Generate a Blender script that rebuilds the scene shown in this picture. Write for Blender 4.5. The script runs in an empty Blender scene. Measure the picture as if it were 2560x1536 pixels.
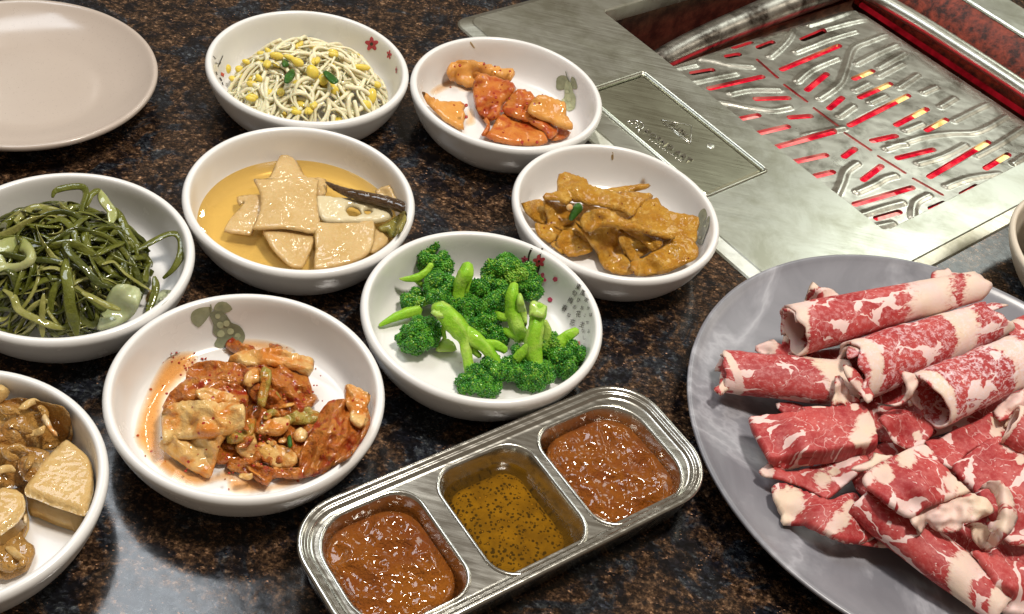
import bpy, bmesh, math, random
import numpy as np
from mathutils import Vector, Matrix, noise
from mathutils.geometry import delaunay_2d_cdt

scene = bpy.context.scene
COL = scene.collection
R = math.radians
rng = random.Random(7)

# ------------------------------------------------------------------ camera
F_PX, PITCH, ROLL, CAM_H = 2999.68, 0.765452, 0.222383, 0.428232
W_PX, H_PX = 2560, 1536
_fw = Vector((0, math.cos(PITCH), -math.sin(PITCH)))
_r0 = Vector((1, 0, 0)); _u0 = _r0.cross(_fw)
CR = math.cos(ROLL) * _r0 + math.sin(ROLL) * _u0
CU = -math.sin(ROLL) * _r0 + math.cos(ROLL) * _u0
CAM = Vector((0, 0, CAM_H))
cd = bpy.data.cameras.new('camera'); cam = bpy.data.objects.new('camera', cd); COL.objects.link(cam)
m = Matrix((CR, CU, -_fw)).transposed().to_4x4(); m.translation = CAM
cam.matrix_world = m
cd.sensor_fit = 'HORIZONTAL'; cd.sensor_width = 36; cd.lens = F_PX / W_PX * 36
cd.clip_start = 0.01; cd.clip_end = 50
scene.camera = cam

# ------------------------------------------------------------------ light (an evening restaurant: lamps over the table)
world = bpy.data.worlds.new("World"); scene.world = world; world.use_nodes = True
world.node_tree.nodes['Background'].inputs[0].default_value = (1.0, 0.82, 0.63, 1)
world.node_tree.nodes['Background'].inputs[1].default_value = 0.21

def lamp(name, loc, target, size, power, color, size_y=None):
    ld = bpy.data.lights.new(name, 'AREA'); ld.energy = power; ld.color = color
    ld.shape = 'RECTANGLE' if size_y else 'DISK'; ld.size = size
    if size_y: ld.size_y = size_y
    o = bpy.data.objects.new(name, ld); COL.objects.link(o); o.location = loc
    o.rotation_euler = (Vector(target) - Vector(loc)).to_track_quat('-Z', 'Y').to_euler()
    return o
lamp('pendant_lamp', (0.22, 0.42, 1.10), (0.02, 0.42, 0), 0.16, 10.2, (1.0, 0.93, 0.84))
lamp('ceiling_panel_lamp', (-0.44, 0.64, 0.85), (-0.14, 0.3, 0), 0.42, 3.4, (0.88, 0.94, 1.0), 0.30)
lamp('aisle_lamp', (0.80, 1.75, 1.15), (0.2, 0.6, 0), 0.60, 4.4, (0.94, 1.0, 0.92))
for x, y, p in ((-.55, 2.18, 2.2), (-1.52, 2.58, .22), (-.48, 1.55, 2.2)):   # small downlights further back in the room
    lamp('downlight', (x, y, 1.6), (0, .45, 0), .085, p, (1.0, .95, .86))
lamp('bevel_fill_lamp', (1.20, 1.20, 0.80), (0.27, 0.58, 0), 0.30, 1.6, (1.0, 0.93, 0.78))  # added fill, brightens the steel surround's lower right bevel
scene.view_settings.view_transform = 'Standard'; scene.view_settings.look = 'None'
scene.view_settings.exposure = 0.0; scene.view_settings.gamma = 1.0
scene.cycles.max_bounces = 8; scene.cycles.transparent_max_bounces = 12

# ------------------------------------------------------------------ where a picture point lies on a level of the table
def at(px, py, z):
    d = CR * ((px - W_PX / 2) / F_PX) + CU * (-(py - H_PX / 2) / F_PX) + _fw
    return CAM + d * ((z - CAM_H) / d.z)
CROP = {'A': (480, 0, 4.1217), 'B': (980, 60, 4.1217), 'P': (1120, 0, 3.254), 'G': (1800, 0, 3.254), 'K': (1800, 300, 3.254),
        'V': (0, 400, 2.748), 'D': (440, 290, 3.2984), 'C': (1250, 340, 3.533), 'E': (880, 560, 2.968), 'F': (230, 710, 2.4727),
        'H': (0, 900, 2.334), 'T': (740, 960, 2.379), 'M': (1700, 620, 2.8767), 'N': (1700, 1000, 2.7686), 'L': (1480, 200, 4.123),
        'Q': (2100, 850, 3.711), 'S': (2160, 1200, 4.4175), 'U': (1860, 640, 3.533), 'X': (1380, 640, 5.7083), 'Y': (1540, 270, 9.275)}
def px(crop, x, y):
    x0, y0, s = CROP[crop]; return x0 + x / s, y0 + y / s
def atc(crop, x, y, z):
    return at(*px(crop, x, y), z)

# ------------------------------------------------------------------ objects
def tag(o, label=None, cat=None, group=None, kind=None):
    if label: o['label'] = label
    if cat: o['category'] = cat
    if group: o['group'] = group
    if kind: o['kind'] = kind
    return o
def thing(name, label, cat, loc=(0, 0, 0), group=None):
    o = bpy.data.objects.new(name, None); COL.objects.link(o); o.location = loc; o.empty_display_size = 0.01
    return tag(o, label, cat, group)
def wpos(o):
    p = Vector(o.location)
    while o.parent: o = o.parent; p += Vector(o.location)
    return p
def obj(name, verts, faces, mat, parent=None, smooth=True, attrs=None, origin=None):
    """verts are world coordinates; the mesh is stored round the object's own origin"""
    V = np.array([tuple(v) for v in verts], dtype=float).reshape(-1, 3)
    base = wpos(parent) if parent else Vector((0, 0, 0))
    if origin is None:
        origin = base if parent else Vector((V[:, 0].mean(), V[:, 1].mean(), V[:, 2].min()))
    origin = Vector(origin)
    me = bpy.data.meshes.new(name)
    me.from_pydata((V - np.array(origin)).tolist(), [], [tuple(f) for f in faces])
    if mat is not None:
        for mm in (mat if isinstance(mat, (list, tuple)) else [mat]): me.materials.append(mm)
    if smooth: me.polygons.foreach_set('use_smooth', [True] * len(me.polygons))
    for k, vals in (attrs or {}).items():
        vals = np.asarray(vals, dtype=np.float32)
        if vals.ndim == 1:
            a = me.attributes.new(k, 'FLOAT', 'POINT'); a.data.foreach_set('value', vals)
        else:
            a = me.attributes.new(k, 'FLOAT_VECTOR', 'POINT'); a.data.foreach_set('vector', vals.ravel())
    me.update()
    o = bpy.data.objects.new(name, me); COL.objects.link(o)
    if parent: o.parent = parent
    o.location = origin - base
    return o
class MB:
    """collects pieces of one mesh"""
    def __init__(self): self.v, self.f = [], []
    def add(self, v, f):
        n = len(self.v); self.v += [tuple(p) for p in v]; self.f += [tuple(i + n for i in q) for q in f]; return self
    def build(self, name, mat, parent=None, **k): return obj(name, self.v, self.f, mat, parent, **k)
def lathe(prof, seg=96, c=(0, 0, 0)):
    v, f = [], []; n = len(prof)
    ring = []
    for r, z in prof:
        if r < 1e-6: ring.append([len(v)]); v.append((c[0], c[1], c[2] + z)); continue
        ring.append(list(range(len(v), len(v) + seg)))
        v += [(c[0] + r * math.cos(2 * math.pi * k / seg), c[1] + r * math.sin(2 * math.pi * k / seg), c[2] + z) for k in range(seg)]
    for a, b in zip(ring, ring[1:]):
        for k in range(seg):
            k2 = (k + 1) % seg
            if len(a) == 1 and len(b) == 1: continue
            if len(a) == 1: f.append((a[0], b[k2], b[k]))
            elif len(b) == 1: f.append((a[k], a[k2], b[0]))
            else: f.append((a[k], a[k2], b[k2], b[k]))
    return v, f
def smooth_prof(pts, n=4):
    out = []
    P = [pts[0]] + list(pts) + [pts[-1]]
    for i in range(1, len(P) - 2):
        p0, p1, p2, p3 = [np.array(q, float) for q in P[i - 1:i + 3]]
        for k in range(n):
            t = k / n
            out.append(tuple(0.5 * (2 * p1 + (p2 - p0) * t + (2 * p0 - 5 * p1 + 4 * p2 - p3) * t * t + (3 * p1 - p0 - 3 * p2 + p3) * t ** 3)))
    out.append(tuple(np.array(pts[-1], float)))
    return out
def closed_spline(pts, n=3, tension=1.0):
    P = np.array(pts, float); N = len(P); out = []
    for i in range(N):
        p0, p1, p2, p3 = P[(i - 1) % N], P[i], P[(i + 1) % N], P[(i + 2) % N]
        for k in range(n):
            t = k / n
            out.append(0.5 * (2 * p1 + (p2 - p0) * t + (2 * p0 - 5 * p1 + 4 * p2 - p3) * t * t + (3 * p1 - p0 - 3 * p2 + p3) * t ** 3))
    return np.array(out)
def open_spline(pts, n=6):
    return np.array(smooth_prof([tuple(p) for p in pts], n))
def tube(path, radii, seg=8, flat=1.0, up=None, twist=0.0, cap=True):
    """tapered tube along world points; flat squeezes the section along 'up'"""
    P = [Vector(p) for p in path]; n = len(P); v, f = [], []
    radii = [float(q) for q in radii] if hasattr(radii, '__len__') else [float(radii)] * n
    ref = Vector(up) if up else Vector((0, 0, 1)); prev = None
    for i in range(n):
        t = (P[min(i + 1, n - 1)] - P[max(i - 1, 0)])
        t = t.normalized() if t.length > 1e-9 else Vector((1, 0, 0))
        if prev is None or up:
            b = ref - t * ref.dot(t)
            if b.length < 1e-4: b = Vector((1, 0, 0)) - t * t.x
        else: b = prev - t * prev.dot(t)
        b.normalize(); prev = b; s = t.cross(b)
        if twist: 
            a = twist * i / n; b, s = b * math.cos(a) + s * math.sin(a), s * math.cos(a) - b * math.sin(a)
        for k in range(seg):
            a = 2 * math.pi * k / seg
            v.append(P[i] + radii[i] * (s * math.cos(a) + b * math.sin(a) * flat))
    for i in range(n - 1):
        for k in range(seg):
            k2 = (k + 1) % seg
            f.append((i * seg + k, i * seg + k2, (i + 1) * seg + k2, (i + 1) * seg + k))
    if cap:
        for e, i in ((-1, 0), (1, n - 1)):
            c = len(v); t = (P[min(i + 1, n - 1)] - P[max(i - 1, 0)])
            t = t.normalized() if t.length > 1e-9 else Vector((1, 0, 0))
            v.append(P[i] + t * e * radii[i] * min(1, flat) * 0.6)
            for k in range(seg):
                k2 = (k + 1) % seg
                f.append((c, i * seg + k, i * seg + k2) if e > 0 else (c, i * seg + k2, i * seg + k))
    return v, f
_t = (1 + 5 ** .5) / 2
_ico = bmesh.new(); bmesh.ops.create_icosphere(_ico, subdivisions=1, radius=1)
ICO = ([Vector(v.co) for v in _ico.verts], [tuple(v.index for v in f.verts) for f in _ico.faces]); _ico.free()
_ico = bmesh.new(); bmesh.ops.create_icosphere(_ico, subdivisions=2, radius=1)
ICO2 = ([Vector(v.co) for v in _ico.verts], [tuple(v.index for v in f.verts) for f in _ico.faces]); _ico.free()
_ico = bmesh.new(); bmesh.ops.create_icosphere(_ico, subdivisions=3, radius=1)
ICO3 = ([Vector(v.co) for v in _ico.verts], [tuple(v.index for v in f.verts) for f in _ico.faces]); _ico.free()
def inside(poly, x, y):
    """poly (n,2); x,y arrays"""
    c = np.zeros(x.shape, bool); n = len(poly)
    for i in range(n):
        x1, y1 = poly[i]; x2, y2 = poly[i - 1]
        hit = ((y1 > y) != (y2 > y))
        with np.errstate(divide='ignore', invalid='ignore'):
            xx = (x2 - x1) * (y - y1) / (y2 - y1) + x1
        c ^= hit & (x < xx)
    return c
def edge_dist(poly, x, y):
    d = np.full(x.shape, 1e9); n = len(poly)
    for i in range(n):
        a = poly[i - 1]; b = poly[i]; ab = b - a; L = max(ab @ ab, 1e-12)
        t = np.clip(((x - a[0]) * ab[0] + (y - a[1]) * ab[1]) / L, 0, 1)
        d = np.minimum(d, np.hypot(x - a[0] - t * ab[0], y - a[1] - t * ab[1]))
    return d
def fill(loops, step, jitter=0.25, margin=0.5):
    """2-D triangulation of an outline (first loop) with holes (others) and inner points -> pts, tris, number of border pts"""
    pts, edges = [], []
    for L in loops:
        n0 = len(pts); pts += [tuple(p) for p in L]
        edges += [(n0 + i, n0 + (i + 1) % len(L)) for i in range(len(L))]
    nb = len(pts); L0 = np.array(loops[0])
    if step:
        x0, y0 = L0.min(0); x1, y1 = L0.max(0)
        gx, gy = np.meshgrid(np.arange(x0, x1, step), np.arange(y0, y1, step * .87))
        gx = gx + (np.arange(gx.shape[0]) % 2)[:, None] * step * .5
        rr = np.random.RandomState(len(pts) + int(abs(x0) * 1000) % 997)
        gx = (gx + (rr.rand(*gx.shape) - .5) * step * jitter).ravel(); gy = (gy + (rr.rand(*gy.shape) - .5) * step * jitter).ravel()
        ok = inside(L0, gx, gy) & (edge_dist(L0, gx, gy) > step * margin)
        for L in loops[1:]:
            L = np.array(L); ok &= ~inside(L, gx, gy) & (edge_dist(L, gx, gy) > step * margin)
        pts += list(zip(gx[ok], gy[ok]))
    vo, eo, fo, *_ = delaunay_2d_cdt([Vector((float(p[0]), float(p[1]))) for p in pts], edges, [], 0, 1e-9)
    V = np.array([tuple(v) for v in vo])
    T = np.array([tuple(f) for f in fo]); c = V[T].mean(1)
    ok = inside(L0, c[:, 0], c[:, 1])
    for L in loops[1:]: ok &= ~inside(np.array(L), c[:, 0], c[:, 1])
    T = T[ok]; a, b, d = V[T[:, 0]], V[T[:, 1]], V[T[:, 2]]
    cr = (b[:, 0] - a[:, 0]) * (d[:, 1] - a[:, 1]) - (b[:, 1] - a[:, 1]) * (d[:, 0] - a[:, 0])
    T[cr < 0] = T[cr < 0][:, ::-1]
    return V, T, nb
def rrect(x0, x1, y0, y1, r, n=8):
    """counter-clockwise rounded rectangle; r a number or four radii (x0y0, x1y0, x1y1, x0y1)"""
    rs = r if hasattr(r, '__len__') else [r] * 4
    out = []
    for (cx, cy, a0), q in zip(((x0, y0, 180), (x1, y0, 270), (x1, y1, 0), (x0, y1, 90)), rs):
        sx = 1 if cx == x0 else -1; sy = 1 if cy == y0 else -1
        for k in range(n + 1):
            a = R(a0 + 90 * k / n)
            out.append((cx + sx * q + q * math.cos(a), cy + sy * q + q * math.sin(a)))
    return np.array(out)
def n3(p, s, off=0.0):
    return noise.noise(Vector((p[0] * s + off, p[1] * s - off * .7, p[2] * s + off * 1.3)))
# ------------------------------------------------------------------ materials
class M:
    def __init__(s, name):
        s.m = bpy.data.materials.new(name); s.m.use_nodes = True; s.t = s.m.node_tree; s.t.nodes.clear()
        s.out = s.t.nodes.new('ShaderNodeOutputMaterial'); s._c = None
    def n(s, typ, ins=None, **props):
        nd = s.t.nodes.new(typ)
        for k, v in props.items(): setattr(nd, k, v)
        for k, v in (ins or {}).items():
            sk = nd.inputs[k]
            if hasattr(v, 'links') or isinstance(v, bpy.types.NodeSocket): s.t.links.new(v, sk)
            else:
                if isinstance(v, (tuple, list)) and len(v) == 3 and sk.type == 'RGBA': v = (*v, 1)
                sk.default_value = v
        return nd
    def co(s, stretch=None):
        if s._c is None:
            tc = s.n('ShaderNodeTexCoord'); oi = s.n('ShaderNodeObjectInfo')
            r = s.n('ShaderNodeVectorMath', {0: (3.1, 5.7, 2.3)}, operation='SCALE'); s.t.links.new(oi.outputs['Random'], r.inputs['Scale'])
            s._c = s.n('ShaderNodeVectorMath', {0: tc.outputs['Object'], 1: r.outputs[0]}, operation='ADD').outputs[0]
        if stretch:
            return s.n('ShaderNodeMapping', {'Vector': s._c, 'Scale': stretch}).outputs[0]
        return s._c
    def noise(s, scale, detail=3, rough=.55, vec=None, dist=0.0):
        return s.n('ShaderNodeTexNoise', {'Vector': vec or s.co(), 'Scale': scale, 'Detail': detail, 'Roughness': rough, 'Distortion': dist}).outputs['Fac']
    def vor(s, scale, feature='F1', out='Distance', vec=None, rnd=1.0):
        return s.n('ShaderNodeTexVoronoi', {'Vector': vec or s.co(), 'Scale': scale, 'Randomness': rnd}, feature=feature).outputs[out]
    def ramp(s, fac, stops, interp='LINEAR'):
        nd = s.n('ShaderNodeValToRGB', {'Fac': fac}); cr = nd.color_ramp; cr.interpolation = interp
        while len(cr.elements) < len(stops): cr.elements.new(.5)
        for e, (p, c) in zip(cr.elements, stops):
            e.position = p; e.color = (c, c, c, 1) if not hasattr(c, '__len__') else (*c, 1)
        return nd.outputs['Color']
    def mix(s, fac, a, b, blend='MIX'):
        nd = s.n('ShaderNodeMix', {}, data_type='RGBA', blend_type=blend)
        for i, v in ((0, fac), (6, a), (7, b)):
            if isinstance(v, bpy.types.NodeSocket): s.t.links.new(v, nd.inputs[i])
            else: nd.inputs[i].default_value = (*v, 1) if hasattr(v, '__len__') else v
        return nd.outputs[2]
    def math(s, op, a, b=None, c=None, clamp=False):
        nd = s.n('ShaderNodeMath', operation=op, use_clamp=clamp)
        for i, v in enumerate((a, b, c)):
            if v is None: continue
            if isinstance(v, bpy.types.NodeSocket): s.t.links.new(v, nd.inputs[i])
            else: nd.inputs[i].default_value = v
        return nd.outputs[0]
    def attr(s, name, out='Fac'):
        return s.n('ShaderNodeAttribute', attribute_name=name).outputs[out]
    def bump(s, h, strength, dist=0.001, normal=None):
        ins = {'Height': h, 'Strength': strength, 'Distance': dist}
        if normal: ins['Normal'] = normal
        return s.n('ShaderNodeBump', ins).outputs[0]
    def bsdf(s, color, rough=.4, **k):
        ins = {'Base Color': color, 'Roughness': rough}
        ins.update({a.replace('_', ' '): v for a, v in k.items()})
        b = s.n('ShaderNodeBsdfPrincipled', ins)
        s.t.links.new(b.outputs[0], s.out.inputs[0]); return s
    def done(s): return s.m

def srgb(r, g, b):
    return tuple((c / 255 / 12.92) if c / 255 <= .04045 else ((c / 255 + .055) / 1.055) ** 2.4 for c in (r, g, b))

def food(name, c1, c2, scale=120, rough=.3, bump=.3, bscale=300, third=None, tscale=60, tlo=.5, thi=.65, flecks=None, fscale=260, fthr=.16, fkeep=.55,
         coat=.4, sss=0.0, bdist=.0006, fine=None):
    g = M(name)
    col = g.mix(g.ramp(g.noise(scale, 4, .6), [(.32, 0), (.68, 1)]), c1, c2)
    if third:
        col = g.mix(g.ramp(g.noise(tscale, 4, .6, dist=.6), [(tlo, 0), (thi, 1)]), col, third)
    if fine: col = g.mix(g.ramp(g.noise(scale * 6, 2, .6), [(.5, 0), (.75, .7)]), col, fine)
    if flecks:
        d = g.vor(fscale); keep = g.vor(fscale, out='Color'); kf = g.n('ShaderNodeSeparateColor', {'Color': keep}).outputs[0]
        mask = g.math('MULTIPLY', g.math('LESS_THAN', d, fthr), g.math('GREATER_THAN', kf, fkeep))
        col = g.mix(mask, col, flecks)
    nrm = g.bump(g.math('ADD', g.noise(bscale, 5, .7), g.math('MULTIPLY', g.noise(bscale * 3.3, 3, .6), .5)), min(bump * 1.5, 1), bdist * 1.8)
    # wet film: its gloss breaks up into small glints
    wet = g.bump(g.noise(300, 1.5, .5), .9, .0006)
    ins = dict(Normal=nrm, Coat_Weight=min(coat * 1.15, 1), Coat_Roughness=.05, Coat_Normal=wet, Specular_IOR_Level=.12)
    rough = max(rough, .28)
    if sss: ins.update(Subsurface_Weight=sss, Subsurface_Radius=(.004, .002, .001), Subsurface_Scale=.6)
    return g.bsdf(col, rough, **ins).done()

def plain(name, c, rough=.4, **k):
    return M(name).bsdf(c, rough, **k).done()

# glazed melamine: faint unevenness of tone and gloss
def melamine(name, c, rough=.22, speck=None):
    g = M(name)
    col = g.mix(g.ramp(g.noise(28, 3), [(.3, 0), (.7, 1)]), c, tuple(x * .96 for x in c))
    if speck:
        col = g.mix(g.math('MULTIPLY', g.math('LESS_THAN', g.vor(900), .22), g.ramp(g.noise(400, 2), [(.5, 0), (.6, .7)])), col, speck)
    rg = g.ramp(g.noise(60, 4), [(.3, rough), (.75, rough + .1)])
    return g.bsdf(col, rg, Normal=g.bump(g.noise(90, 2), .04, .0005)).done()
m_bowl = melamine('white_melamine', (.80, .785, .76), .2)
m_beige = melamine('beige_stoneware', (.50, .42, .355), .13, (.34, .28, .235))
m_cream = melamine('cream_stoneware', (.66, .58, .47), .3)

# granite-look table top
g = M('speckled_granite')
big = g.noise(30, 6, .68, dist=.9); mid = g.noise(85, 6, .72, dist=.5); fin = g.noise(430, 5, .72)
brown = g.ramp(fin, [(.34, (.008, .005, .005)), (.47, (.042, .023, .014)), (.58, (.13, .070, .036)), (.72, (.42, .26, .15))])
blue = g.ramp(fin, [(.34, (.005, .006, .011)), (.50, (.018, .024, .034)), (.64, (.060, .078, .088)), (.78, (.17, .19, .19))])
col = g.mix(g.ramp(big, [(.51, 0), (.57, .92)]), brown, blue)
col = g.mix(g.ramp(mid, [(.42, .92), (.50, 0)]), col, (.005, .005, .008))
chips = g.math('MULTIPLY', g.math('LESS_THAN', g.vor(420, vec=g.co((1, 1.7, 1))), .2), g.ramp(g.noise(140, 3), [(.55, 0), (.62, 1)]))
col = g.mix(chips, col, (.36, .20, .12))
cellv = g.n('ShaderNodeSeparateColor', {'Color': g.vor(560, out='Color', vec=g.co((1, 1.5, 1)))}).outputs[0]
col = g.mix(1.0, col, g.ramp(cellv, [(0, .25), (.6, .68), (.85, .95), (1, 2.0)]), 'MULTIPLY')
m_table = g.bsdf(col, g.ramp(g.noise(200, 3), [(.3, .10), (.8, .22)]), Normal=g.bump(g.noise(260, 2), .05, .0004), IOR=1.52).done()

# steel
def steel(name, base, rough, brush=(1, 40, 1), scratch=.5, dirt=None, rot=0.0, bs=60, bmp=.10, dent=0):
    g = M(name)
    tc = g.n('ShaderNodeTexCoord').outputs['Object']
    v = g.n('ShaderNodeMapping', {'Vector': tc, 'Scale': brush, 'Rotation': (0, 0, rot)}).outputs[0]
    br = g.noise(bs, 5, .7, vec=v)
    cl = g.noise(22, 4, .6)
    # hair scratches: thin stretched cells at two angles
    sc = None
    for a in (.5, 1.9, 2.7):
        vv = g.n('ShaderNodeMapping', {'Vector': tc, 'Scale': (1, 16, 1), 'Rotation': (0, 0, a)}).outputs[0]
        s_ = g.math('LESS_THAN', g.vor(70, 'F1', vec=vv), .035)
        sc = s_ if sc is None else g.math('MAXIMUM', sc, s_)
    col = g.mix(g.ramp(br, [(.3, 0), (.7, 1)]), tuple(b * .92 for b in base), base)
    col = g.mix(g.math('MULTIPLY', sc, scratch), col, (.85, .85, .8))
    if dirt: col = g.mix(g.ramp(g.noise(34, 6, .68, dist=.4), dirt[1]), col, dirt[0])
    rg = g.math('ADD', g.ramp(br, [(.3, rough - .06), (.7, rough + .08)]), g.ramp(cl, [(.3, 0), (.7, .10)]))
    nrm = g.bump(g.math('ADD', br, g.math('MULTIPLY', sc, .6)), bmp, .0004)
    if dent: nrm = g.bump(g.noise(38, 2), dent, .004, nrm)
    return g.bsdf(col, rg, Metallic=1.0, Normal=nrm).done()
m_panel = steel('brushed_steel', (.64, .655, .58), .30, (1, 26, 1), rot=.76, bs=26, bmp=.04, dirt=((.38, .38, .29), [(.44, 0), (.66, .7)]))
m_lid = steel('pressed_steel', (.50, .51, .39), .27, (1, 26, 1), scratch=.7, rot=2.2, bs=26, bmp=.04)
m_tray = steel('polished_steel', (.58, .57, .52), .16, (1, 10, 1), scratch=.25, rot=.75, bs=40, bmp=.015)
m_grate = steel('seasoned_grate_steel', (.60, .595, .53), .28, (1, 3, 1), scratch=.3, dirt=((.13, .12, .085), [(.50, 0), (.68, .8)]), rot=.76, bmp=.05, dent=.22)
m_pan = steel('greasy_pan_steel', (.44, .42, .38), .3, (1, 3, 1), scratch=.2, dirt=((.035, .022, .015), [(.45, 0), (.62, .9)]))
g = M('red_lit_rust')
m_lit_rust = g.bsdf(g.mix(g.ramp(g.noise(150, 6, .7), [(.38, 0), (.62, 1)]), (.035, .008, .005), (.30, .05, .025)), .55, Normal=g.bump(g.noise(300, 4), .5, .0008)).done()  # rust, its colour reddened to carry the burner's glow
g = M('burnt_steel')
m_burnt = g.bsdf(g.mix(g.ramp(g.noise(70, 6, .7), [(.4, 0), (.65, 1)]), (.03, .018, .012), (.13, .07, .04)), .5, Metallic=.5).done()
# burner: what glows, plus the added strip of dull red light
def glow(name, stops, scale, strength):
    g = M(name)
    c = g.ramp(g.noise(scale, 4, .6), stops)
    e = g.n('ShaderNodeEmission', {'Color': c, 'Strength': strength}); g.t.links.new(e.outputs[0], g.out.inputs[0]); return g.m
m_ember = glow('glowing_ceramic', [(.25, (.16, .002, .006)), (.5, (.55, .008, .025)), (.75, (.95, .10, .09))], 90, 1.7)
m_dull = glow('red_light_strip', [(.3, (.05, .001, .002)), (.7, (.30, .006, .012))], 60, .8)
m_coil = glow('glowing_coil', [(.3, (1, .35, .06)), (.55, (1, .72, .28)), (.8, (1, .9, .6))], 160, 1.6)
m_pink = glow('glowing_tube', [(.3, (.85, .05, .08)), (.55, (1, .25, .22)), (.8, (1, .75, .6))], 70, 1.3)

# gray marble plate
g = M('grey_marble_melamine')
v = g.co(); big = g.noise(16, 5, .62, dist=1.2)
vein = g.ramp(g.math('ABSOLUTE', g.math('SUBTRACT', g.noise(9, 6, .6, dist=.6), .5)), [(0, .55), (.02, .25), (.06, 0)])
col = g.mix(g.ramp(big, [(.3, 0), (.7, 1)]), (.165, .165, .185), (.255, .252, .278))
col = g.mix(vein, col, (.50, .50, .54))
m_grey = g.bsdf(col, .3, Normal=g.bump(g.noise(120, 2), .05, .0004)).done()

# sliced beef: lean with marbling; attribute 'fat' carries where the fat cap runs, 'muv' a flat coordinate on the slice
g = M('marbled_beef')
uv = g.attr('muv', 'Vector')
wob = g.n('ShaderNodeVectorMath', {0: g.n('ShaderNodeTexNoise', {'Vector': uv, 'Scale': 90, 'Detail': 3}).outputs['Color'], 1: (.5, .5, .5)}, operation='SUBTRACT').outputs[0]
wob = g.n('ShaderNodeVectorMath', {0: wob, 'Scale': .016}, operation='SCALE').outputs[0]
uvw = g.n('ShaderNodeVectorMath', {0: uv, 1: wob}, operation='ADD').outputs[0]
ed = g.n('ShaderNodeTexVoronoi', {'Vector': g.n('ShaderNodeMapping', {'Vector': uvw, 'Scale': (1, 1.9, 1)}).outputs[0], 'Scale': 46, 'Randomness': 1}, feature='DISTANCE_TO_EDGE').outputs['Distance']
thick = g.ramp(g.n('ShaderNodeTexNoise', {'Vector': uv, 'Scale': 60, 'Detail': 2}).outputs['Fac'], [(.50, -.05), (.68, .15)])
vein = g.math('SUBTRACT', 1.0, g.n('ShaderNodeMapRange', {'Value': g.math('SUBTRACT', ed, thick), 'From Min': -.010, 'From Max': .012}).outputs[0], clamp=True)
ed2 = g.n('ShaderNodeTexVoronoi', {'Vector': g.n('ShaderNodeMapping', {'Vector': uvw, 'Scale': (1, 2.6, 1), 'Rotation': (0, 0, .5)}).outputs[0], 'Scale': 260, 'Randomness': 1}).outputs['Distance']
dots = g.math('MULTIPLY', g.math('LESS_THAN', ed2, .20), g.ramp(g.n('ShaderNodeTexNoise', {'Vector': uv, 'Scale': 110, 'Detail': 2}).outputs['Fac'], [(.46, 0), (.56, .75)]))
fat = g.math('ADD', g.attr('fat'), g.math('MULTIPLY', g.math('SUBTRACT', g.n('ShaderNodeTexNoise', {'Vector': uv, 'Scale': 95, 'Detail': 5, 'Roughness': .65, 'Distortion': .8}).outputs['Fac'], .5), .75))
fat = g.math('ADD', fat, g.math('MULTIPLY', g.math('SUBTRACT', g.n('ShaderNodeTexNoise', {'Vector': g.n('ShaderNodeMapping', {'Vector': uv, 'Scale': (1, 2.4, 1)}).outputs[0], 'Scale': 300, 'Detail': 3}).outputs['Fac'], .5), .45))
fatm = g.ramp(fat, [(.50, 0), (.56, .7), (.66, 1)])
fr = g.n('ShaderNodeTexNoise', {'Vector': uv, 'Scale': 55, 'Detail': 2}).outputs['Fac']
grain = g.n('ShaderNodeTexNoise', {'Vector': uv, 'Scale': 420, 'Detail': 3, 'Roughness': .7}).outputs['Fac']
lean = g.mix(g.ramp(fr, [(.35, 0), (.7, 1)]), (.34, .020, .024), (.50, .068, .062))
lean = g.mix(g.ramp(grain, [(.42, 0), (.72, .55)]), lean, (.62, .20, .18))
fatc = g.mix(g.ramp(fr, [(.35, 0), (.65, 1)]), (.74, .58, .44), (.76, .54, .49))
col = g.mix(g.math('MAXIMUM', vein, dots), lean, (.80, .58, .54)); col = g.mix(fatm, col, fatc)
frost = g.math('MULTIPLY', g.attr('frost'), g.ramp(grain, [(.48, 0), (.62, .75)])); col = g.mix(frost, col, (.80, .68, .72))
m_beef = g.bsdf(col, .52, Normal=g.bump(g.math('ADD', grain, g.math('MULTIPLY', fatm, .8)), .35, .0005), Subsurface_Weight=.12, Subsurface_Radius=(.004, .0015, .001), Subsurface_Scale=.5,
                Specular_IOR_Level=.35).done()

m_sprout = food('bean_sprout_stem', (.86, .81, .58), (.78, .70, .44), 200, .25, .15, sss=.25)
m_bean = food('soy_bean_yellow', (.80, .62, .075), (.72, .56, .13), 200, .28, .15, sss=.2)
m_scallion = food('scallion_green', (.05, .16, .02), (.02, .075, .012), 200, .25, .2)
m_kradish = food('chilli_radish', (.62, .235, .045), (.52, .13, .02), 90, .25, .45, 240, third=(.42, .07, .014), tscale=85, tlo=.50, thi=.62, flecks=(.26, .012, .005), fscale=330, fthr=.26, fkeep=.80, coat=.6)
m_kpale = food('chilli_radish_pale', (.68, .34, .085), (.60, .23, .038), 90, .25, .3, 240, third=(.50, .11, .02), tscale=95, tlo=.62, thi=.72, flecks=(.28, .015, .005), fscale=330, fthr=.24, fkeep=.85, coat=.6)
m_fish = food('fried_fish_cake', (.64, .33, .040), (.50, .21, .018), 130, .38, .8, 420, third=(.76, .46, .11), tscale=170, tlo=.52, thi=.68, flecks=(.22, .04, .008), fscale=300, fthr=.17, fkeep=.78, coat=.5, bdist=.0012)
m_radish = food('braised_radish', (.63, .44, .20), (.55, .355, .13), 80, .22, .35, 330, coat=.7, sss=.15, fine=(.68, .50, .26))
m_lotus = food('pale_lotus_root', (.74, .66, .44), (.64, .52, .29), 70, .22, .3, 200, coat=.7)
m_pepper = food('stewed_chilli', (.055, .028, .012), (.11, .055, .018), 140, .18, .8, 140, coat=.9, bdist=.002)
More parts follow.
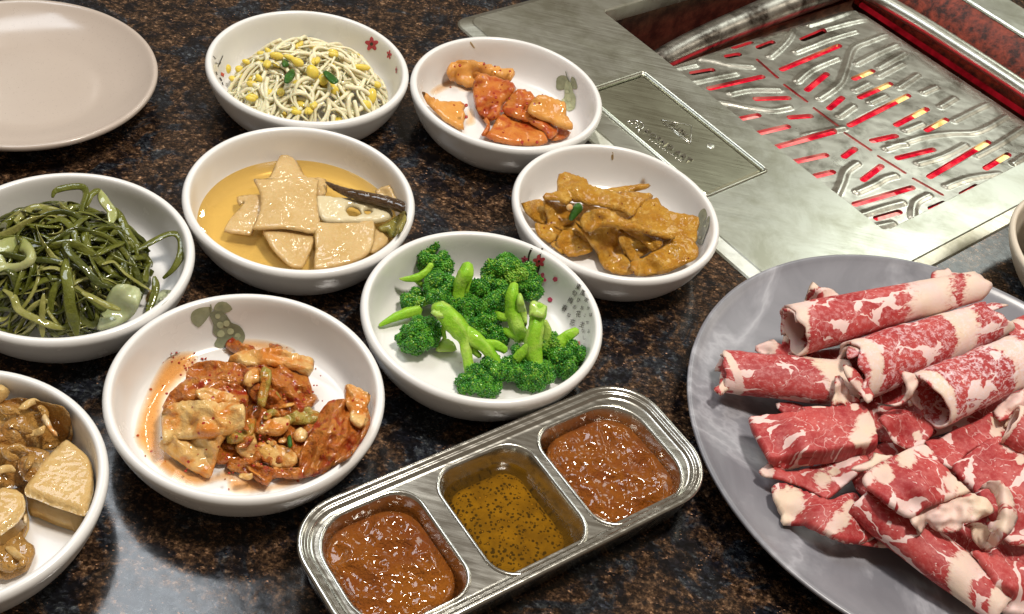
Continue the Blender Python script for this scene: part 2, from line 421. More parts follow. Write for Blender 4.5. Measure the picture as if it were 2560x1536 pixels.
m_leaf = food('stewed_leaf', (.20, .19, .03), (.40, .32, .08), 160, .22, .6, 260, coat=.7, bdist=.0015)
m_seaweed = [food('seaweed_dark', (.040, .050, .004), (.085, .095, .009), 150, .16, .45, 200, coat=.8, bdist=.001),
             food('seaweed_mid', (.085, .095, .008), (.15, .16, .020), 150, .16, .45, 200, coat=.8, bdist=.001),
             food('seaweed_light', (.20, .20, .035), (.32, .30, .09), 150, .18, .35, 200, coat=.8, bdist=.001)]
m_onion = food('cooked_onion', (.42, .43, .19), (.30, .33, .10), 60, .12, .25, 160, coat=1.0, sss=.2)
m_onionw = food('translucent_onion', (.50, .53, .34), (.34, .39, .15), 60, .12, .2, 120, coat=1.0, sss=.2)
m_bstem = food('broccoli_stem', (.20, .48, .016), (.36, .62, .05), 130, .36, .5, 260, coat=.3, sss=.15, third=(.44, .62, .12), tscale=60)
m_bcut = food('broccoli_cut', (.44, .62, .13), (.34, .54, .08), 130, .25, .25, 180, coat=.6, sss=.15)
m_bud = food('broccoli_bud', (.012, .11, .010), (.05, .27, .016), 420, .22, .3, 700, coat=.7)
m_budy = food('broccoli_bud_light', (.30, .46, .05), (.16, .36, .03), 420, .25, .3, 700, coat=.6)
m_kim = food('kimchi_white', (.74, .52, .22), (.66, .36, .085), 90, .2, .45, 160, third=(.60, .20, .025), tscale=75, tlo=.45, thi=.62, flecks=(.34, .018, .006), fscale=300, fthr=.22, fkeep=.80, coat=.8, bdist=.0012)
m_kimr = food('kimchi_red', (.48, .115, .014), (.60, .25, .045), 110, .2, .7, 200, third=(.36, .035, .006), tscale=110, tlo=.5, thi=.64, flecks=(.30, .015, .005), fscale=300, fthr=.22, fkeep=.78, coat=.8, bdist=.0016)
m_kimg = food('kimchi_green', (.44, .33, .08), (.34, .26, .04), 130, .2, .6, 200, third=(.52, .18, .02), tscale=90, tlo=.46, thi=.6, coat=.8, bdist=.0014)
m_garlic = food('pale_garlic', (.74, .60, .38), (.68, .44, .17), 90, .22, .4, 200, coat=.6, third=(.62, .25, .045), tscale=80, tlo=.55, thi=.68)
m_potato = food('stewed_potato', (.66, .45, .185), (.58, .36, .12), 60, .3, .4, 420, fine=(.72, .54, .27), coat=.5, sss=.1)
m_stew = food('stewed_onion_sauce', (.34, .14, .024), (.50, .27, .065), 90, .16, .8, 150, third=(.46, .30, .13), tscale=80, tlo=.55, thi=.7, coat=.9, bdist=.002)
m_stew2 = food('thick_brown_sauce', (.42, .20, .042), (.52, .29, .08), 90, .2, .8, 180, coat=.8, bdist=.002)
m_flake = plain('chilli_flake', (.36, .02, .008), .25)
m_paste = food('soybean_paste', (.235, .058, .0015), (.32, .095, .003), 60, .5, 1.0, 230, coat=.8, bdist=.0016, third=(.22, .05, .005), tscale=40)
g = M('pepper_salt')
col = g.mix(g.ramp(g.noise(120, 4), [(.35, 0), (.65, 1)]), (.40, .31, .05), (.21, .15, .02))
m1 = g.math('MULTIPLY', g.math('LESS_THAN', g.vor(600), .40), g.math('GREATER_THAN', g.n('ShaderNodeSeparateColor', {'Color': g.vor(640, out='Color')}).outputs[0], .22))
col = g.mix(m1, col, (.02, .010, .004))
m2 = g.math('MULTIPLY', g.math('LESS_THAN', g.vor(600), .2), g.math('GREATER_THAN', g.n('ShaderNodeSeparateColor', {'Color': g.vor(600, out='Color')}).outputs[1], .72))
col = g.mix(m2, col, (.60, .42, .10))
m_saltmix = g.bsdf(col, .6, Normal=g.bump(g.noise(500, 3), .35, .0006)).done()

# clear liquids: tinted, still letting light through to what lies below
def liquid(name, tint, cloud, cloudiness, rough=.03):
    g = M(name)
    tr = g.n('ShaderNodeBsdfTransparent', {'Color': tint})
    df = g.n('ShaderNodeBsdfDiffuse', {'Color': cloud})
    a = g.n('ShaderNodeMixShader', {0: cloudiness, 1: tr.outputs[0], 2: df.outputs[0]})
    gl = g.n('ShaderNodeBsdfGlossy', {'Roughness': rough, 'Color': (1, 1, 1)})
    fr = g.n('ShaderNodeFresnel', {'IOR': 1.34, 'Normal': g.bump(g.noise(60, 2), .12, .001)})
    b = g.n('ShaderNodeMixShader', {0: fr.outputs[0], 1: a.outputs[0], 2: gl.outputs[0]})
    g.t.links.new(b.outputs[0], g.out.inputs[0]); return g.m
m_broth = liquid('amber_broth', (.93, .74, .36), (.62, .40, .13), .13)
m_oil = liquid('sesame_oil', (.82, .62, .20), (.16, .085, .010), .12)
g = M('kimchi_juice')
tr = g.n('ShaderNodeBsdfTransparent', {'Color': (.98, .66, .34)})
df = g.n('ShaderNodeBsdfDiffuse', {'Color': (.76, .38, .12)})
cl = g.ramp(g.noise(110, 5, .65), [(.3, .12), (.7, .62)])
rim = g.ramp(g.attr('rim'), [(0, 0), (1, 1)])
cl = g.math('MULTIPLY', cl, rim)
trc = g.mix(rim, (1, .97, .92), (.98, .66, .34)); g.t.links.new(trc, tr.inputs[0])
a = g.n('ShaderNodeMixShader', {0: cl, 1: tr.outputs[0], 2: df.outputs[0]})
d = g.vor(260); kf = g.n('ShaderNodeSeparateColor', {'Color': g.vor(260, out='Color')}).outputs[0]
fl = g.n('ShaderNodeBsdfDiffuse', {'Color': (.40, .07, .015)})
a = g.n('ShaderNodeMixShader', {0: g.math('MULTIPLY', g.math('LESS_THAN', d, .17), g.math('GREATER_THAN', kf, .7)), 1: a.outputs[0], 2: fl.outputs[0]})
gl = g.n('ShaderNodeBsdfGlossy', {'Roughness': .08, 'Color': (1, 1, 1)})
fr = g.n('ShaderNodeFresnel', {'IOR': 1.34, 'Normal': g.bump(g.noise(240, 3), .5, .0012)})
b = g.n('ShaderNodeMixShader', {0: fr.outputs[0], 1: a.outputs[0], 2: gl.outputs[0]})
g.t.links.new(b.outputs[0], g.out.inputs[0]); m_juice = g.m

m_pr_pink = food('print_pink', (.50, .035, .10), (.62, .10, .18), 500, .3, 0)
m_pr_red = food('print_red', (.46, .03, .06), (.55, .08, .10), 500, .3, 0)
m_pr_seal = plain('print_seal', (.60, .09, .05), .3)
m_pr_dark = plain('print_brown_black', (.030, .018, .014), .35)
m_pr_leaf = food('print_leaf', (.235, .25, .15), (.33, .345, .215), 260, .3, 0)
m_pr_pod = food('print_pod', (.33, .37, .22), (.52, .54, .33), 190, .3, 0)
m_pr_podd = food('print_pod_shade', (.17, .185, .115), (.27, .285, .18), 190, .3, 0)
m_pr_bean = food('print_bean', (.54, .56, .35), (.46, .49, .29), 190, .3, 0)
m_bflesh = food('broccoli_flesh', (.10, .30, .02), (.20, .44, .04), 200, .3, .3, 300, coat=.4)
m_budm = food('broccoli_bud_mid', (.045, .24, .014), (.13, .38, .03), 420, .22, .3, 700, coat=.6)
m_stain = liquid('dried_sauce', (.90, .78, .52), (.55, .38, .16), .35, .2)
# ------------------------------------------------------------------ the grill's own axes on the table
EU = Vector((-0.72827, 0.68529, 0)); EV = Vector((0.68529, 0.72827, 0))
def guv(u, v, z=0.0):
    p = EU * u + EV * v; return Vector((p.x, p.y, z))
def to_uv(p):
    return (p.x * EU.x + p.y * EU.y, p.x * EV.x + p.y * EV.y)
def sheet(loops, zf, thick, step, to3=guv, bottom=True):
    """plate with holes in the u-v plane, thickness downwards; returns verts, faces"""
    V, T, nb = fill(loops, step)
    top = [to3(u, v, zf(u, v)) for u, v in V]; n = len(top)
    # u-v axes are left-handed: turn the faces over
    flip = to3 is guv
    f = [tuple(t[::-1]) if flip else tuple(t) for t in T]
    bot = [p - Vector((0, 0, thick)) for p in top]
    if bottom: f += [tuple(i + n for i in t[::-1]) for t in f]
    k = 0
    for L in loops:
        m_ = len(L)
        w0 = 2 * n + 2 * k
        for i in range(m_):                                    # walls keep edges of their own, so the top stays flat
            a, b = w0 + i, w0 + (i + 1) % m_
            f.append((a, b, b + m_, a + m_))
        k += m_
    k = 0; wall = []
    for L in loops:
        m_ = len(L); wall += top[k:k + m_] + bot[k:k + m_]; k += m_
    return top + bot + wall, f

# table top: one stone slab with a cut-out under the grill
cut = [guv(u, v) for u, v in rrect(.222, .528, .466, .885, .004, 2)]
V, T, nb = fill([np.array([(-2.2, -1.2), (2.4, -1.2), (2.4, 3.2), (-2.2, 3.2)]), np.array([(p.x, p.y) for p in cut])], None)
tv = [(x, y, 0) for x, y in V]; n0 = len(tv); tf = [tuple(t) for t in T]
tv += [(x, y, -.04) for x, y in V[4:nb]]
for i in range(nb - 4):
    a, b = 4 + i, 4 + (i + 1) % (nb - 4); tf.append((a, b, n0 + (i + 1) % (nb - 4), n0 + i))
table = obj('table_top', tv, tf, m_table, smooth=False, origin=(0, 0, 0)); tag(table, kind='structure')

# ------------------------------------------------------------------ built-in grill
PZ = .0045
OU0, OU1, OV0, OV1 = .244, .504, .558, .853
grill = thing('tabletop_grill', 'brushed steel grill built into the stone table, red glow inside', 'grill', guv(.375, .675, 0))
outer = rrect(.219, .532, .463, .887, .007, 6); hole = rrect(OU0, OU1, OV0, OV1, .004, 4); lidh = rrect(.3195, .4330, .4800, .5335, .0025, 4)
skirt_o = rrect(.211, .540, .455, .895, .010, 6)
def panel():
    V, T, nb = fill([outer, hole, lidh], .012)
    v = [guv(a, b, PZ) for a, b in V]; f = [tuple(t[::-1]) for t in T]
    k = 0
    def down(i0, m_, pts):
        n = len(v); v.extend(pts)
        for i in range(m_): f.append((i0 + i, i0 + (i + 1) % m_, n + (i + 1) % m_, n + i))
        return n
    no = len(outer); nh = len(hole); nl = len(lidh)
    a = down(0, no, [guv(*p, PZ - .0007) for p in rrect(.2183, .5327, .4623, .8877, .0077, 6)])
    a = down(a, no, [guv(*p, .0012) for p in rrect(.2120, .5390, .4560, .8940, .0095, 6)])
    down(a, no, [guv(*p, .0002) for p in skirt_o])
    # the opening's edge rolls over and goes down
    b = down(no, nh, [guv(*p, PZ - .0012) for p in rrect(OU0 + .0009, OU1 - .0009, OV0 + .0009, OV1 - .0009, .0035, 4)])
    b = down(b, nh, [guv(*p, PZ - .012) for p in rrect(OU0 + .001, OU1 - .001, OV0 + .001, OV1 - .001, .0035, 4)])
    c = down(no + nh, nl, [guv(*p, PZ - .0006) for p in rrect(.3201, .4324, .4806, .5329, .0022, 4)])
    down(c, nl, [guv(*p, PZ - .004) for p in rrect(.3202, .4323, .4807, .5328, .0022, 4)])
    return v, f
pan_v, pan_f = panel()
po = obj('steel_surround', pan_v, pan_f, m_panel, grill)
bev = po.modifiers.new('edges', 'WEIGHTED_NORMAL') if False else None
po.data.polygons.foreach_set('use_smooth', [False] * len(po.data.polygons))
# raised lip round the lid recess
lv, lf = [], []
for prof in [((.0016, .0002), (.0011, .0010), (.0004, .0012), (-.0001, .0004))]:
    rings = [[guv(*p, PZ + dz) for p in rrect(.3195 - d, .4330 + d, .4800 - d, .5335 + d, .0025 + max(d, 0), 4)] for d, dz in prof]
    for r_ in rings: lv += r_
    m_ = len(rings[0])
    for i in range(len(rings) - 1):
        for k in range(m_): lf.append((i * m_ + k, i * m_ + (k + 1) % m_, (i + 1) * m_ + (k + 1) % m_, (i + 1) * m_ + k))
obj('recess_lip', lv, lf, m_panel, grill)
# lid with embossed lettering
lid_loop = rrect(.3207, .4318, .4812, .5322, .002, 4)
V, T, nb = fill([rrect(.3225, .4300, .4830, .5304, .0015, 4)], .006)
v = [guv(a, b, PZ - .0008) for a, b in V]; f = [tuple(t[::-1]) for t in T]
n = len(v); v += [guv(*p, PZ - .0022) for p in lid_loop]; m_ = len(lid_loop)
f += [(i, (i + 1) % m_, n + (i + 1) % m_, n + i) for i in range(m_)]
lid = obj('push_lid', v, f, m_lid, grill); lid.data.polygons.foreach_set('use_smooth', [False] * len(lid.data.polygons))
def text_mesh(body, size, extrude=0.0, spacing=1.0):
    c = bpy.data.curves.new('lettering', 'FONT'); c.body = body; c.size = size; c.extrude = extrude; c.resolution_u = 2; c.space_character = spacing; c.offset = size * .018 if extrude else 0
    o = bpy.data.objects.new('lettering', c); COL.objects.link(o)
    me = bpy.data.meshes.new_from_object(o.evaluated_get(bpy.context.evaluated_depsgraph_get()))
    V = [tuple(v.co) for v in me.vertices]; F = [tuple(p.vertices) for p in me.polygons]
    bpy.data.objects.remove(o); bpy.data.curves.remove(c); bpy.data.meshes.remove(me)
    return V, F
def lid_pt(x, y, z=0): return guv(x, y, PZ - .0008 + z)
def emboss(name, body, size, u0, v0, slope, hgt=.0009):
    V, F = text_mesh(body, size, hgt / 2, 1.12)
    c, s = math.cos(slope), math.sin(slope)
    obj(name, [lid_pt(u0 - (x * c - y * s), v0 + x * s + y * c, z + hgt / 2) for x, y, z in V], F, m_tray, lid, smooth=False)
emboss('embossed_word', 'PUSH', .0056, .3828, .5098, .02)
emboss('embossed_word', 'KOENO ART', .0060, .3850, .4892, .13)
mb = MB()
for i in range(13):                      # second line, too worn to read: a row of short strokes
    u, v = .3765 - i * .0021, .4868 + i * .00027
    mb.add(*tube([lid_pt(u, v, .0001), lid_pt(u - .0008 * (i % 3 - 1), v + .0022, .0001)], .00035, 5))
mb.build('worn_lettering', m_tray, lid)
mb = MB()
tri = [(.3886, .5087), (.3756, .5231), (.3625, .5096)]
for a, b in ((0, 1), (1, 2), (2, 0)): mb.add(*tube([lid_pt(*tri[a], .0001), lid_pt(*tri[b], .0001)], .00032, 6))
tri2 = [(.3858, .5074), (.3620, .5082)]
mb.add(*tube([lid_pt(*tri2[0], .0001), lid_pt(*tri2[1], .0001)], .00032, 6))
mb.build('embossed_triangle', m_tray, lid)
mb = MB()                                # arch-shaped emblem
for k, (r_, w) in enumerate(((.0042, .0007), (.0019, .0006))):
    pts = [lid_pt(.3965 - .0045 + r_ * 1.15 * math.cos(a), .4885 + r_ * 1.5 * max(math.sin(a), 0) - (.0012 if k else .0016) * (math.sin(a) <= 0.01), .0002) for a in np.linspace(0, math.pi, 13)]
    mb.add(*tube(pts, w, 6, flat=.6, up=(0, 0, 1)))
mb.add(*tube([lid_pt(.3875, .4885, .0002), lid_pt(.3855, .4862, .0002)], .0006, 6, flat=.6, up=(0, 0, 1)))
mb.build('embossed_emblem', m_tray, lid)
dv, df = lathe([(0, .0006), (.0018, .0005), (.0026, .0002), (.0028, 0)], 16, tuple(lid_pt(.3545, .5195)))
obj('lid_dimple', dv, df, m_panel, lid)
# well of the grill
def strip(us, zs, v0, v1): 
    v = []; f = []
    for i, (u, z) in enumerate(zip(us, zs)): v += [guv(u, v0, z), guv(u, v1, z)]
    for i in range(len(us) - 1): f.append((2 * i, 2 * i + 1, 2 * i + 3, 2 * i + 2))
    return v, f
wv, wf = [], []
ring = [(OU0 + .001, OV0 + .001), (OU1 - .001, OV0 + .001), (OU1 - .001, OV1 - .001), (OU0 + .001, OV1 - .001)]
for i in range(4):
    a, b = ring[i], ring[(i + 1) % 4]; n = len(wv)
    wv += [guv(*a, PZ - .0121), guv(*b, PZ - .0121), guv(*b, -.06), guv(*a, -.06)]; wf.append((n, n + 1, n + 2, n + 3))
n = len(wv); wv += [guv(*p, -.06) for p in ring]; wf.append((n, n + 1, n + 2, n + 3))
obj('grill_well', wv, wf, m_burnt, grill, smooth=False)
# burner below the grate
burner = obj('burner_bed', [guv(.252, .562, -.047), guv(.456, .562, -.047), guv(.456, .80, -.047), guv(.252, .80, -.047),
                            guv(.252, .562, -.055), guv(.456, .562, -.055), guv(.456, .80, -.055), guv(.252, .80, -.055)],
             [(0, 1, 2, 3), (0, 4, 5, 1), (1, 5, 6, 2), (2, 6, 7, 3), (3, 7, 4, 0)], m_ember, grill, smooth=False)
GZ = -.02
def g_uv(x, y, z=GZ): return to_uv(atc('G', x, y, z))
for nm, pts, rad, mt in (('heating_coil', [(1100, 540), (1345, 708), (1490, 815), (1625, 935), (1800, 1020), (2140, 1195), (2310, 1290), (2420, 1350)], .0042, m_coil),
                         ('glow_tube', [(60, 880), (270, 965), (440, 1085), (640, 1200), (760, 1310), (860, 1440), (1050, 1560), (1340, 1640), (1400, 1790)], .0065, m_pink)):
    path = open_spline([tuple(atc('G', x, y, -.034)) for x, y in pts], 4)
    obj(nm, *tube(path, rad * (1.35 if nm == 'glow_tube' else 1), 10), mt, grill)
for x0, y0, x1, y1 in ((1230, 1180, 1420, 1500), (1500, 1480, 1860, 1640)):
    obj('glow_tube', *tube([atc('G', x0, y0, -.036), atc('G', x1, y1, -.036)], .004, 8), m_pink, grill)

# grate plate with real slots
SLOTS = [(95, 400, 265, 345), (290, 410, 440, 350), (30, 480, 170, 455), (650, 340, 860, 255), (480, 590, 985, 370), (690, 760, 875, 605), (870, 910, 1000, 800),
         (-110, 735, 360, 635), (-250, 610, -43, 578), (1070, 660, 1255, 575), (1115, 815, 1400, 680), (1030, 1045, 1545, 775), (1410, 1040, 1695, 885), (1660, 1080, 1855, 970),
         (1210, 1168, 1445, 1115), (1415, 1308, 1750, 1225), (1680, 1465, 2195, 1150), (2140, 1390, 2360, 1250), (262, 820, 575, 812), (150, 978, 330, 945), (540, 972, 755, 958),
         (290, 1097, 570, 1037), (430, 1212, 940, 1085), (580, 1330, 880, 1270), (748, 1447, 935, 1405), (987, 1300, 1105, 1217), (1143, 1488, 1320, 1356),
         (1070, 1678, 1578, 1536), (1245, 1793, 1475, 1731), (1690, 1722, 1835, 1661), (1945, 1605, 2100, 1520)]
SPINE = [(290, 495, 470, 655), (510, 700, 710, 850), (750, 890, 965, 1050), (1000, 1090, 1230, 1245), (1270, 1280, 1510, 1430), (1555, 1462, 1815, 1608)]
def stadium(a, b, w, n=5):
    a, b = np.array(a), np.array(b); d = (b - a) / np.linalg.norm(b - a); t = math.atan2(d[1], d[0]); out = []
    a = a + d * w; b = b - d * w
    for c, s in ((b, -90), (a, 90)):
        for k in range(n + 1):
            q = t + R(s + 180 * k / n); out.append((c[0] + w * math.cos(q), c[1] + w * math.sin(q)))
    return np.array(out)
GU0, GU1, GV0, GV1 = .2475, .4575, .5615, .8005
def gz(u, v):
    z = GZ + .0016 * math.cos((v - .655) / .1 * 1.6)            # two gentle slopes falling from the spine
    e = max(0, (v - .778) / .022); z -= .0045 * min(e, 1) ** 2
    e = max(0, (u - .446) / .012); z -= .004 * min(e, 1) ** 2
    return z
loops = [rrect(GU0, GU1, GV0, GV1, .01, 6)]
for s in SLOTS: loops.append(stadium(g_uv(*s[:2]), g_uv(*s[2:]), .0024))
for s in SPINE: loops.append(stadium(g_uv(*s[:2]), g_uv(*s[2:]), .0012))
RIBS = [[(400, 480), (480, 410), (550, 330), (590, 245)], [(610, 440), (780, 370), (900, 320), (1100, 255)], [(800, 820), (960, 700), (1020, 560), (1080, 400), (1200, 340), (1360, 275)],
        [(620, 680), (740, 580), (950, 485)], [(1105, 530), (1270, 440), (1440, 360)], [(1280, 630), (1480, 520)], [(1450, 720), (1610, 610)], [(1650, 760), (1760, 710)],
        [(1790, 875), (1910, 800)], [(1900, 990), (2050, 910), (2190, 840)], [(1340, 1230), (1640, 1130), (1880, 1095), (2100, 1075), (2340, 940)], [(1600, 1350), (1800, 1290), (1990, 1190)],
        [(720, 210), (900, 150), (1110, 65)], [(830, 250), (1010, 195), (1190, 150)], [(960, 965), (1080, 880)], [(1500, 1080), (1640, 1020)],
        [(-160, 490), (-20, 520), (80, 545), (250, 560)], [(-80, 840), (60, 850), (220, 885), (420, 912), (560, 890)], [(80, 775), (240, 745), (470, 748)], [(-430, 575), (-210, 540)], [(-300, 695), (-100, 655), (120, 615)],
        [(940, 1606), (985, 1500), (1020, 1410), (1110, 1346)], [(1110, 1576), (1250, 1516), (1330, 1470), (1420, 1446)], [(1130, 1766), (1320, 1706), (1480, 1666)], [(1560, 1786), (1580, 1670), (1690, 1606)],
        [(1830, 1536), (2020, 1466), (2270, 1426)], [(2080, 1280), (2260, 1180), (2473, 1040)], [(2380, 1340), (2480, 1270)], [(1250, 1860), (1400, 1830)], [(1290, 560), (1500, 430)], [(1090, 750), (1200, 690)], [(1215, 850), (1340, 790)],
        [(690, 1120), (1000, 1060)], [(1380, 1200), (1500, 1190)]]
# ribs pressed up out of the sheet: part of its relief
RIBP = [open_spline([g_uv(x, y) for x, y in rb], 5) for rb in RIBS]
def rib_relief(u, v):
    best = 0.0
    for P in RIBP:
        lo, hi = P.min(0) - .004, P.max(0) + .004
        if not (lo[0] < u < hi[0] and lo[1] < v < hi[1]): continue
        a, b = P[:-1], P[1:]; ab = b - a
        t = np.clip(((u - a[:, 0]) * ab[:, 0] + (v - a[:, 1]) * ab[:, 1]) / np.maximum((ab ** 2).sum(1), 1e-12), 0, 1)
        d = np.hypot(u - a[:, 0] - t * ab[:, 0], v - a[:, 1] - t * ab[:, 1]).min()
        if d < .0032: best = max(best, (1 - (d / .0032) ** 2) ** 1.2)
    return best
gv, gf = sheet(loops, lambda u, v: gz(u, v) + .0014 * rib_relief(u, v), .0024, .00115)
grate = obj('grill_grate', gv, gf, m_grate, origin=guv(.352, .681, GZ)); grate.data.polygons.foreach_set('use_smooth', [len(p.vertices) == 3 for p in grate.data.polygons])
tag(grate, 'slotted steel grill grate with pressed ribs over the red burner', 'grill grate')
# rolled edges of the pan round the grate
path = [guv(u, v, z) for u, v, z in ((.470, .585, -.028), (.474, .63, -.024), (.477, .70, -.020), (.479, .78, -.017), (.480, .850, -.015))]
obj('pan_roll', *tube(open_spline([tuple(p) for p in path], 6), [.006] + list(np.linspace(.0085, .0135, 24)), 16), m_pan, grill)
path = [guv(u, v, z) for u, v, z in ((.470, .822, -.021), (.42, .8245, -.019), (.36, .8255, -.0185), (.30, .826, -.019), (.25, .826, -.021))]
obj('pan_roll', *tube(open_spline([tuple(p) for p in path], 6), .0062, 16), m_panel, grill)
v, f = [], []
for i, u in enumerate(np.linspace(.247, .503, 14)):
    for v_, z in ((.8315, -.040), (.8375, -.018), (.846, -.002), (.8515, .0015)): v.append(guv(u, v_, z))
for i in range(13):
    for k in range(3): f.append((4 * i + k, 4 * i + k + 1, 4 * i + k + 5, 4 * i + k + 4))
obj('rusted_wall', v, f, m_lit_rust, grill)
obj('glow_tube', *tube([guv(.255, .8285, -.036), guv(.47, .8285, -.036)], .0022, 8), m_dull, grill)  # glowing strip added for the red light under the rolled edge
v, f = strip([.459, .466, .470, .470], [-.034, -.036, -.034, -.028], .563, .815)
obj('pan_gutter', v, f, m_burnt, grill)
# ------------------------------------------------------------------ side-dish bowls
BOWL_OUT = [(0, .0012), (.036, .0012), (.0385, 0), (.0415, 0), (.0445, .0026), (.0490, .0070), (.0530, .0128), (.0556, .0185), (.0572, .0235), (.0580, .0262), (.0580, .0280), (.0572, .0294), (.0560, .0299),
            (.0548, .0297), (.0540, .0286), (.0533, .0255), (.0526, .019), (.0514, .0125), (.0495, .0082), (.0465, .0060), (.042, .0053), (.02, .0050), (0, .0050)]
BV, BF = lathe(smooth_prof(BOWL_OUT, 3), 112)
def rin(z):
    return float(np.interp(z, [.0050, .0053, .0060, .0082, .0125, .019, .0255, .0286, .0297], [.0, .042, .0465, .0495, .0514, .0526, .0533, .0540, .0548]))
BOWL = {}
bowl_mesh = None
def bowl(key, x, y, r, label, rz=0.0):
    global bowl_mesh
    s = r / .058
    if bowl_mesh is None:
        o = obj('side_dish_bowl', [(a, b, c) for a, b, c in BV], BF, m_bowl, origin=(0, 0, 0)); bowl_mesh = o
    else:
        o = bowl_mesh.copy(); COL.objects.link(o)
    o.location = (x, y, 0); o.scale = (s, s, 1); o.rotation_euler = (0, 0, rz)
    tag(o, label, 'bowl', 'white side-dish bowls on the table'); BOWL[key] = (o, Vector((x, y, 0)), s)
    return o
bowl('A', -.1449, .5742, .0578, 'white bowl of bean sprouts with pink flowers printed inside')
bowl('B', -.0306, .5933, .0570, 'white bowl of sliced red radish kimchi beside the grill', 1.1)
bowl('C', .0431, .5070, .0566, 'white bowl of fried fish cake standing half on the grill panel', 2.0)
bowl('D', -.1170, .4604, .0582, 'white bowl of radish slices in amber broth', 3.1)
bowl('E', -.0128, .4077, .0581, 'white bowl of broccoli with blossom and Japanese writing printed inside', 4.0)
bowl('F', -.1029, .3293, .0590, 'white bowl of cabbage kimchi, the nearest whole bowl', 5.1)
bowl('G', -.2072, .3852, .0582, 'white bowl of seasoned green seaweed stems, cut by the photo edge', .5)
bowl('H', -.1958, .2525, .0586, 'white bowl of stewed potato and onion at the lower corner', .9)

def hit(key, x, y, lift=.0003):
    """where the sight line through a picture point meets the inside of a bowl"""
    o, c, s = BOWL[key]
    zs = np.linspace(.0297, .0050, 120); d = CR * ((x - W_PX / 2) / F_PX) + CU * (-(y - H_PX / 2) / F_PX) + _fw
    lo = None
    for z in zs:
        p = CAM + d * ((z - CAM_H) / d.z)
        r_ = math.hypot(p.x - c.x, p.y - c.y)
        fl = .0050 if r_ < .042 * s else (.0053 if r_ < .0465 * s else .0)
        if r_ > rin(z) * s or z <= .00505: break
    rad = Vector((c.x - p.x, c.y - p.y, 0)); rad = rad.normalized() if rad.length > 1e-6 else Vector((0, 0, 1))
    w = min(1, max(0, (z - .0052) / .006))
    return p + (rad * w + Vector((0, 0, 1)) * (1 - w * .8)) * lift
def decal(key, name, crop, outline, mat, lift=.0003, step=7, spline=2, parent=True):
    P = np.array([px(crop, *q) for q in outline])
    if spline: P = closed_spline(P, spline)
    V, T, nb = fill([P], step)
    vv = [hit(key, a, b, lift) for a, b in V]
    # picture y runs down: turn faces over so they look into the bowl
    d = edge_dist(P, V[:, 0], V[:, 1])
    return obj(name, vv, [tuple(t[::-1]) for t in T], mat, None, attrs={'rim': np.minimum(d / 22.0, 1)})
def on_bowl(key, objs):
    """prints belong to the bowl they are printed on"""
    o = BOWL[key][0]
    bpy.context.view_layer.update()
    for q in objs:
        mw = q.matrix_world.copy(); q.parent = o; q.matrix_parent_inverse = o.matrix_world.inverted(); q.matrix_world = mw
def stroke_poly(pts, w):
    """outline of a pen stroke through points, w its width(s)"""
    P = open_spline(pts, 4) if len(pts) > 2 else np.array(pts, float); n = len(P)
    ws = np.interp(np.linspace(0, 1, n), np.linspace(0, 1, len(w)), w) if hasattr(w, '__len__') else [w] * n
    L, Rr = [], []
    for i in range(n):
        t = P[min(i + 1, n - 1)] - P[max(i - 1, 0)]; t = t / max(np.hypot(*t), 1e-6); nn = np.array([-t[1], t[0]])
        L.append(P[i] + nn * ws[i] / 2); Rr.append(P[i] - nn * ws[i] / 2)
    return L + Rr[::-1]
def flower_poly(cx, cy, rx, ry, rot=0.0, deep=.45):
    out = []
    for k in range(40):
        a = 2 * math.pi * k / 40; r_ = 1 - deep * (0.5 - .5 * math.cos(5 * a + math.pi)) ** 1.3
        q = a + rot; out.append((cx + rx * r_ * math.cos(q), cy + ry * r_ * math.sin(q)))
    return out
pr = []
for x, y, rx, ry, ro in ((1855, 455, 72, 76, .3), (2035, 565, 28, 50, .6), (2108, 725, 11, 40, .3)):
    pr.append(decal('A', 'printed_blossom', 'A', flower_poly(x, y, rx, ry, ro), m_pr_red, spline=0, step=5))
    pr.append(decal('A', 'printed_blossom_heart', 'A', [(x + rx * .25 * math.cos(a), y + ry * .25 * math.sin(a)) for a in np.linspace(0, 6, 8)], m_pr_dark, .0005, step=None, spline=0))
for st, w in (([(315, 575), (285, 640), (265, 690)], 9), ([(215, 580), (240, 610)], 8), ([(235, 650), (262, 655)], 8), ([(290, 640), (275, 665)], 16), ([(280, 800), (305, 835)], 14), ([(310, 850), (318, 880)], 9), ([(245, 740), (256, 775)], 9)):
    pr.append(decal('A', 'printed_writing', 'A', stroke_poly(st, w), m_pr_dark, spline=0, step=None))
pr.append(decal('A', 'printed_seal', 'A', [(295, 745), (330, 762), (325, 795), (292, 775)], m_pr_seal, spline=0, step=None))
on_bowl('A', pr)
def pod_motif(key, crop, leaves, pod, beans, stem_, shade=None):
    q = []
    for L in leaves: q.append(decal(key, 'printed_leaf', crop, L, m_pr_leaf, .0003))
    q.append(decal(key, 'printed_pod', crop, pod, m_pr_pod if shade is None else shade, .0005))
    for b in beans: q.append(decal(key, 'printed_bean', crop, [(b[0] + b[2] * math.cos(a), b[1] + b[2] * math.sin(a)) for a in np.linspace(0, 5.6, 9)], m_pr_bean if shade is None else m_pr_pod, .0007, spline=0, step=None))
    if stem_: q.append(decal(key, 'printed_stalk', crop, stroke_poly(stem_, 9), m_pr_podd, .0008, spline=0, step=None))
    on_bowl(key, q)
